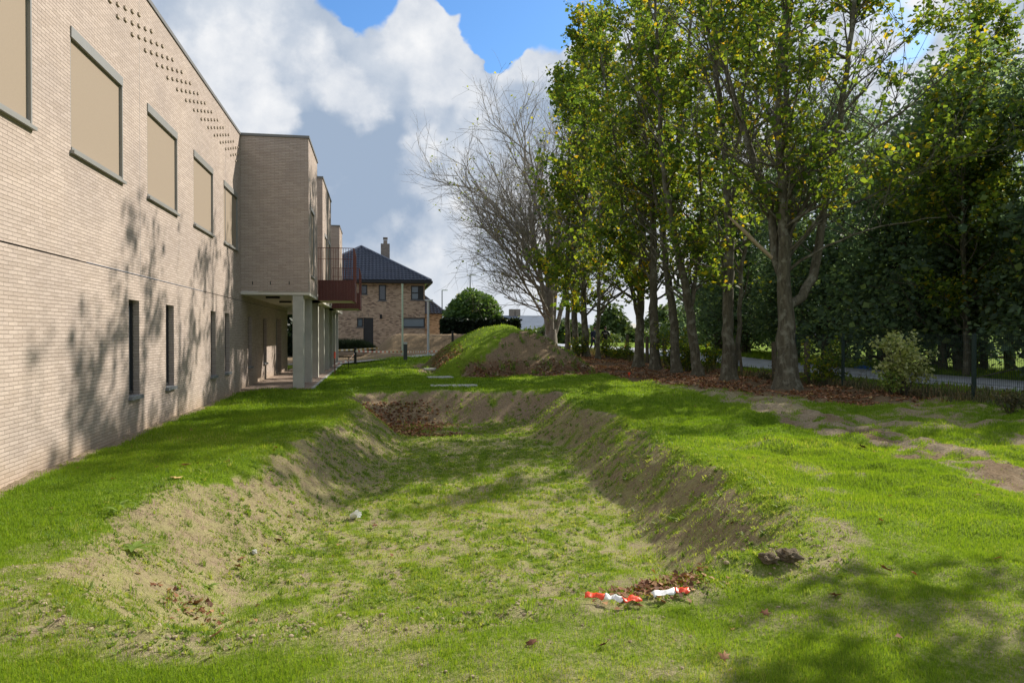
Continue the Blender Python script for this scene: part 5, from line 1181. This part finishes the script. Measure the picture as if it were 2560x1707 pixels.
# single things lying about
def crumple(name, label, cat, p, size, m, seed, flat=.6, group=None):
    bm = bmesh.new(); bmesh.ops.create_icosphere(bm, subdivisions=4 if 'sod' in name else 3, radius=size); r = random.Random(seed)
    from mathutils import noise as mn
    for v in bm.verts:
        k = mn.noise(v.co * (1.7 / size) + Vector((seed, 0, 0))) ; k2 = mn.noise(v.co * (6 / size)) + .6 * mn.noise(v.co * (14 / size)); v.co *= (1 + .55 * k + (.16 * k2 if 'sod' in name else 0)); v.co.z = v.co.z * flat
    me = bpy.data.meshes.new(name); bm.to_mesh(me); bm.free(); me.materials.append(m); o = bpy.data.objects.new(name, me); COL.objects.link(o)
    o.location = (p.x, p.y, gz1(p.x, p.y) + size * flat * .7); tag(o, label, cat, group); return o
p = on_g(810, 1196)
# torn white cup: open tapered shell
bm = bmesh.new(); nseg = 20; rings = [(.0, .028), (.006, .036), (.09, .046), (.094, .050)]; vs = []
for z, r in rings:
    vs.append([bm.verts.new((r * math.cos(2 * math.pi * i / nseg), r * math.sin(2 * math.pi * i / nseg) * .8, z + (.012 * math.sin(i * 1.7) if z > .08 else 0))) for i in range(nseg)])
for a, b_ in zip(vs[:-1], vs[1:]):
    for i in range(nseg):
        if b_ is vs[-1] or True: bm.faces.new((a[i], a[(i + 1) % nseg], b_[(i + 1) % nseg], b_[i]))
bm.faces.new(list(reversed(vs[0]))); me = bpy.data.meshes.new('plastic_cup'); bm.to_mesh(me); bm.free(); me.materials.append(M['tarp_w'])
cup = bpy.data.objects.new('plastic_cup', me); COL.objects.link(cup); cup.location = (p.x - .02, p.y, gz1(p.x, p.y) + .045); cup.rotation_euler = (R(62), R(15), R(55)); cup.scale = (1.35, 1.35, 1.15)
sm = cup.modifiers.new('s', 'SOLIDIFY'); sm.thickness = .002
tag(cup, 'crushed white plastic cup lying on the basin floor', 'litter')
p = on_g(582, 1273); crumple('crumpled_paper', 'crumpled pale paper scrap at the foot of the left bank', 'litter', p, .030, M['slab'], 3, .8)
def strip(name, label, pts, w, cols, seed):
    e = empty(name, (0, 0, 0)); c = Vector(pts[len(pts) // 2]); e.location = (c.x, c.y, gz1(c.x, c.y)); tag(e, label, 'tape')
    r = random.Random(seed)
    for i in range(len(pts) - 1):
        a = Vector(pts[i]); b = Vector(pts[i + 1]); n = 7; t = (b - a).normalized(); q = Vector((-t.y, t.x, 0)); mb = MB()
        rows = []
        for k in range(n + 1):
            s = a.lerp(b, k / n); zc = gz1(s.x, s.y) + .045 + .005 * math.sin(k * 1.9 + i); row = []
            for j in (-1, -.25, .3, 1): row.append(Vector((s.x, s.y, zc - .02)) + q * j * w * (.40 + .12 * math.sin(k * 2.1 + seed)) + Vector((0, 0, (j + 1) * w * (.22 + .08 * math.sin(k * 1.3 + i)))) + Vector((0, 0, .006 * math.sin(j * 3 + k * 1.1 + seed) + .006 * abs(j))) - e.location)
            rows.append(row)
        VV = np.array([tuple(v) for row in rows for v in row]); FF = np.array([(k * 4 + j, k * 4 + 4 + j, k * 4 + 5 + j, k * 4 + 1 + j) for k in range(n) for j in range(3)])
        o = np_mesh('tape_band', VV, FF, cols[i % len(cols)], e, smooth=False); s2 = o.modifiers.new('s', 'SOLIDIFY'); s2.thickness = .0015
        if cols[i % len(cols)] is M['red']: o['label'] = 'red band of the tape'
def G(xd, yd, z=0): q = on_g(xd, yd); return (q.x, q.y, 0)
q = -.28
strip('barrier_tape', 'left piece of crumpled red and white tape lying on the near basin edge', [G(1344, 1382, q), G(1390, 1387, q), G(1432, 1393, q), G(1474, 1391, q)], .044, [M['red'], M['tarp_w'], M['red']], 1)
strip('barrier_tape', 'right piece of red and white tape beside the small pile of brown leaves', [G(1500, 1382, q), G(1552, 1373, q), G(1585, 1370, q)], .044, [M['tarp_w'], M['red']], 2)
# broad leaved weeds
def rosette(name, label, p, n, L, W, seed, mat_='weed', up=.5):
    rng = random.Random(seed); e = empty(name, (p.x, p.y, gz1(p.x, p.y))); tag(e, label, 'plant')
    V = []; Fc = []; T_ = []
    for k in range(n):
        az = 2 * math.pi * k / n + rng.uniform(-.3, .3); l = L * rng.uniform(.6, 1.1); u = up * rng.uniform(.5, 1.4); d = Vector((math.cos(az), math.sin(az), 0)); s = Vector((-d.y, d.x, 0)); b = len(V)
        for i in range(7):
            t = i / 6; c = d * l * t + Vector((0, 0, l * (u * t - .75 * u * t * t))); w = W * math.sin(math.pi * min(1, t * .93 + .05)) ** .7 * (1 + .15 * math.sin(i * 2.5 + k))
            V += [tuple(c - s * w / 2 + Vector((0, 0, w * .18))), tuple(c), tuple(c + s * w / 2 + Vector((0, 0, w * .18)))]; T_ += [.45 + .2 * (k % 3) / 3] * 3
        for i in range(6):
            for j in range(2): q = b + i * 3 + j; Fc.append((q, q + 1, q + 4, q + 3))
    np_mesh('leaves', np.array(V), np.array(Fc), M[mat_], e, {'tint': np.array(T_)}, smooth=True); return e
rosette('broadleaf_weed', 'pale upright broad leaved weed on the left rim of the basin', on_g(272, 1178), 7, .17, .035, 5, up=1.3)
rosette('broadleaf_weed', 'flat wide leaved weed spreading on the near left bank', on_g(305, 1262), 8, .21, .055, 6, up=.25)
rosette('broadleaf_weed', 'small dark weed tuft in the near left corner of the basin', on_g(478, 1352), 9, .12, .03, 7, up=.8)
rosette('broadleaf_weed', 'spiky weed on the far left rim of the basin', on_g(812, 905), 8, .40, .03, 8, up=1.6)
# single autumn leaves, palmate outline, curled
def maple_leaf(label, p, s, seed, tint=.9):
    r = random.Random(seed); pts = []
    prof = [(0, 0, -.5), (.18, .05, -.28), (.5, 0, -.35), (.32, .04, -.05), (.55, .10, .18), (.22, .05, .15), (0, .15, .55)]
    out = [(x, z, y) for x, z, y in prof] + [(-x, z, y) for x, z, y in reversed(prof[1:-1])]
    V = [(0, 0, .02)] + [(x + r.uniform(-.03, .03), y, abs(z) * 1.8 + r.uniform(0, .08)) for x, z, y in out]; n = len(out)
    F = np.array([[0, 1 + i, 1 + (i + 1) % n] for i in range(n)])
    o = np_mesh('fallen_leaf', np.array(V) * s, F, M['fallen'], attrs={'tint': np.full(n + 1, tint)}); o.location = (p.x, p.y, gz1(p.x, p.y) + .022); o.rotation_euler = (r.uniform(-.5, .5), r.uniform(-.5, .5), r.uniform(0, 6.28))
    s_ = o.modifiers.new('s', 'SOLIDIFY'); s_.thickness = .0012
    tag(o, label, 'leaf', 'single fallen leaves on the grass'); return o
for i, (xd, yd, z, s, tn, lb) in enumerate(((402, 1104, 0, .14, 1, 'pale tan curled leaf on the lawn above the left bank'), (424, 1073, 0, .12, .8, 'brown leaf on the lawn nearer the wall than the pale tan one'), (640, 1248, -.66, .10, .5, 'rust brown leaf at the foot of the left bank beside the paper'),
        (554, 1290, -.6, .09, .7, 'orange leaf just below the crumpled paper'), (546, 1308, -.6, .09, .75, 'orange leaf lowest of the pair below the paper'), (452, 1395, -.4, .12, .7, 'brown leaf curled in the near left corner of the basin'), (500, 1466, 0, .08, .8, 'orange brown leaf on the near rim, far left'),
        (1390, 1494, 0, .07, .15, 'dark leaf in the foreground grass below the tape'), (1222, 1492, 0, .07, .1, 'darker leaf in the foreground grass left of the other'), (1665, 1522, 0, .06, .8, 'orange leaf in the bottom foreground grass'), (2035, 1315, 0, .09, .6, 'brown leaf on the right lawn beside a pale pebble'),
        (1980, 1030, 0, .13, .0, 'dark upright leaf on the sunny right lawn'), (1922, 1378, 0, .08, .4, 'brown leaf in the shaded right foreground'), (860, 1212, -.7, .08, .3, 'dark leaf on the basin floor right of the cup'), (1760, 1420, 0, .06, .5, 'reddish leaf in the right foreground'))):
    maple_leaf(lb, on_g(xd, yd), s, 200 + i, tn)
# overturned sods on the right rim
p = on_g(1800, 1300)
for i, (dx, dy, s, lb) in enumerate(((-.10, .02, .062, 'dark overturned sod of earth, left one on the right basin rim'), (.07, .05, .078, 'dark arched sod of earth, right one on the right basin rim'))):
    o = crumple('earth_sod', lb, 'soil', Vector((p.x + dx, p.y + dy, 0)), s, plain('dark_sod', (.17, .135, .09), .95, .1, 0, .4, 25, .8), 20 + i, .55)
# blue sheet beyond the road
p = on_x(1990, 842, 21.9); o = crumple('blue_sheet', 'blue plastic sheet lying on the verge beyond the road', 'sheet', Vector((p.x, p.y, 0)), .42, M['blue'], 9, .3); o.scale = (.7, 1.5, 1)
p = on_x(1560, 820, 17.3)

# ------------------------------------------------------------------ people beyond the trees
def person(label, loc, rz, joints, edges, skin_m, cloth_m, head, group=None, lower=None):
    e = empty('person', loc, rz); tag(e, label, 'person')
    me = bpy.data.meshes.new('body'); names = list(joints); me.from_pydata([joints[k][0] for k in names], [(names.index(a), names.index(b)) for a, b in edges], [])
    o = bpy.data.objects.new('body', me); COL.objects.link(o); o.parent = e; me.materials.append(cloth_m)
    m = o.modifiers.new('skin', 'SKIN'); sk = me.skin_vertices[0].data if me.skin_vertices else None
    if sk is None:
        bm = bmesh.new(); bm.from_mesh(me); bm.verts.layers.skin.verify(); bm.to_mesh(me); bm.free(); sk = me.skin_vertices[0].data
    for i, k in enumerate(names):
        sk[i].radius = joints[k][1]; sk[i].use_root = (k == 'pelvis')
    s = o.modifiers.new('sub', 'SUBSURF'); s.levels = 2; s.render_levels = 2
    # head
    bm = bmesh.new(); bmesh.ops.create_uvsphere(bm, u_segments=18, v_segments=14, radius=.1)
    for v in bm.verts:
        v.co.z *= 1.22; v.co.x *= .82
        if v.co.z < -.03: v.co.x *= .82; v.co.y *= .9
        if abs(v.co.x) < .02 and v.co.y < -.08 and -.04 < v.co.z < .02: v.co.y -= .02
        if abs(abs(v.co.x) - .03) < .014 and v.co.y < -.07 and .0 < v.co.z < .04: v.co.y += .010
    hm = bpy.data.meshes.new('head'); bm.to_mesh(hm); bm.free(); hm.materials.append(skin_m); h = bpy.data.objects.new('head', hm); COL.objects.link(h); h.parent = e; h.location = head; h.rotation_euler = (.25, 0, 0)
    bm = bmesh.new(); bmesh.ops.create_uvsphere(bm, u_segments=18, v_segments=12, radius=.112)
    for v in list(bm.verts):
        if v.co.z < -.01 and v.co.y < .02: bm.verts.remove(v)
    for v in bm.verts: v.co.z = v.co.z * 1.2 + .014; v.co.x *= .88; v.co.y += .012
    hm = bpy.data.meshes.new('hair'); bm.to_mesh(hm); bm.free(); hm.materials.append(M['hair']); q = bpy.data.objects.new('hair', hm); COL.objects.link(q); q.parent = h
    q.modifiers.new('s', 'SOLIDIFY').thickness = .01
    return e
def hand(e, at, d, scale=1.0):
    """palm, four fingers and thumb curled round a held line"""
    mb = MB(); a = Vector(at); d = Vector(d).normalized(); u = d.orthogonal().normalized(); w = d.cross(u)
    mb.bar(a, a + d * .09, .036, 8, .04)
    for i in range(4):
        o = a + d * .085 + u * (.030 - .02 * i); mb.bar(o, o + d * .035 + w * .01, .010, 6, .009); mb.bar(o + d * .035 + w * .01, o + d * .04 + w * .045, .009, 6, .008)
    mb.bar(a + d * .03 + u * .035, a + d * .065 + u * .062 + w * .02, .011, 6, .009)
    mb.build('hand', M['skin'], e, smooth=True)
J = {'pelvis': ((0, 0, .95), (.155, .12)), 'waist': ((0, -.03, 1.12), (.17, .13)), 'chest': ((0, -.07, 1.33), (.19, .14)), 'neckb': ((0, -.09, 1.47), (.10, .09)), 'neck': ((0, -.12, 1.56), (.055, .055)),
     'shl': ((.19, -.08, 1.42), (.085, .085)), 'ell': ((.30, -.14, 1.16), (.062, .062)), 'wrl': ((.40, -.22, .96), (.045, .045)),
     'shr': ((-.19, -.08, 1.42), (.085, .085)), 'elr': ((-.27, -.06, 1.15), (.062, .062)), 'wrr': ((-.20, -.22, .98), (.045, .045)),
     'hl': ((.09, 0, .88), (.11, .11)), 'kl': ((.10, -.14, .50), (.075, .075)), 'al': ((.10, -.02, .09), (.05, .05)), 'fl': ((.10, -.17, .04), (.05, .035)),
     'hr': ((-.09, 0, .88), (.11, .11)), 'kr': ((-.10, .02, .49), (.075, .075)), 'ar': ((-.11, .24, .12), (.05, .05)), 'fr': ((-.11, .12, .04), (.05, .035))}
Ed = [('pelvis', 'waist'), ('waist', 'chest'), ('chest', 'neckb'), ('neckb', 'neck'), ('chest', 'shl'), ('shl', 'ell'), ('ell', 'wrl'), ('chest', 'shr'), ('shr', 'elr'), ('elr', 'wrr'),
      ('pelvis', 'hl'), ('hl', 'kl'), ('kl', 'al'), ('al', 'fl'), ('pelvis', 'hr'), ('hr', 'kr'), ('kr', 'ar'), ('ar', 'fr')]
px = on_y(1389, 800, 50.0); g0 = gz1(px.x, px.y)
pe = person('person in dark clothing walking behind the thin maple, holding out a line', (px.x, px.y, g0), .0, J, Ed, M['skin'], M['cloth_dark'], (0, -.16, 1.68))
hand(pe, (.40, -.22, .96), (.3, -.1, -.8)); hand(pe, (-.20, -.22, .98), (.1, -.6, -.5))
pst = MB().box(-.13, .13, -.215, -.205, 1.28, 1.36).build('chest_badge', M['slab'], pe)
a = on_y(1398, 790, 50.0); ld = MB(); A = Vector((px.x + .45, px.y - .25, g0 + .88)); B = on_y(1432, 816, 49.3)
ln = empty('leash', A); tag(ln, 'dark line held by the walking person, slanting down to the right', 'line'); P = np.array([tuple(A.lerp(B, t) - Vector((0, 0, .12 * 4 * t * (1 - t)))) for t in np.linspace(0, 1, 10)]); T = Tubes(); T.add(P, np.full(10, .018), 6); T.mesh('line', M['black'], ln, A)
px2 = on_y(1362, 800, 52.0); g2 = gz1(px2.x, px2.y)
p2 = person('person in navy clothing mostly hidden behind the ivy dark maple', (px2.x, px2.y, g2), .5, J, Ed, M['skin'], M['cloth_navy'], (0, -.16, 1.68))
hand(p2, (.40, -.22, .96), (.3, -.1, -.8)); hand(p2, (-.20, -.22, .98), (.1, -.6, -.5))
# red and white barrier piece by the road
p = on_y(1434, 815, 48.0); e = empty('barrier_marker', (p.x, p.y, gz1(p.x, p.y))); tag(e, 'slanting red and white marker board by the road edge', 'marker')
MB().bar((-.1, 0, .0), (.18, 0, .75), .05, 8).build('board', M['red'], e); MB().bar((-.03, 0, .20), (.04, 0, .38), .056, 8).build('white_band', M['tarp_w'], e)
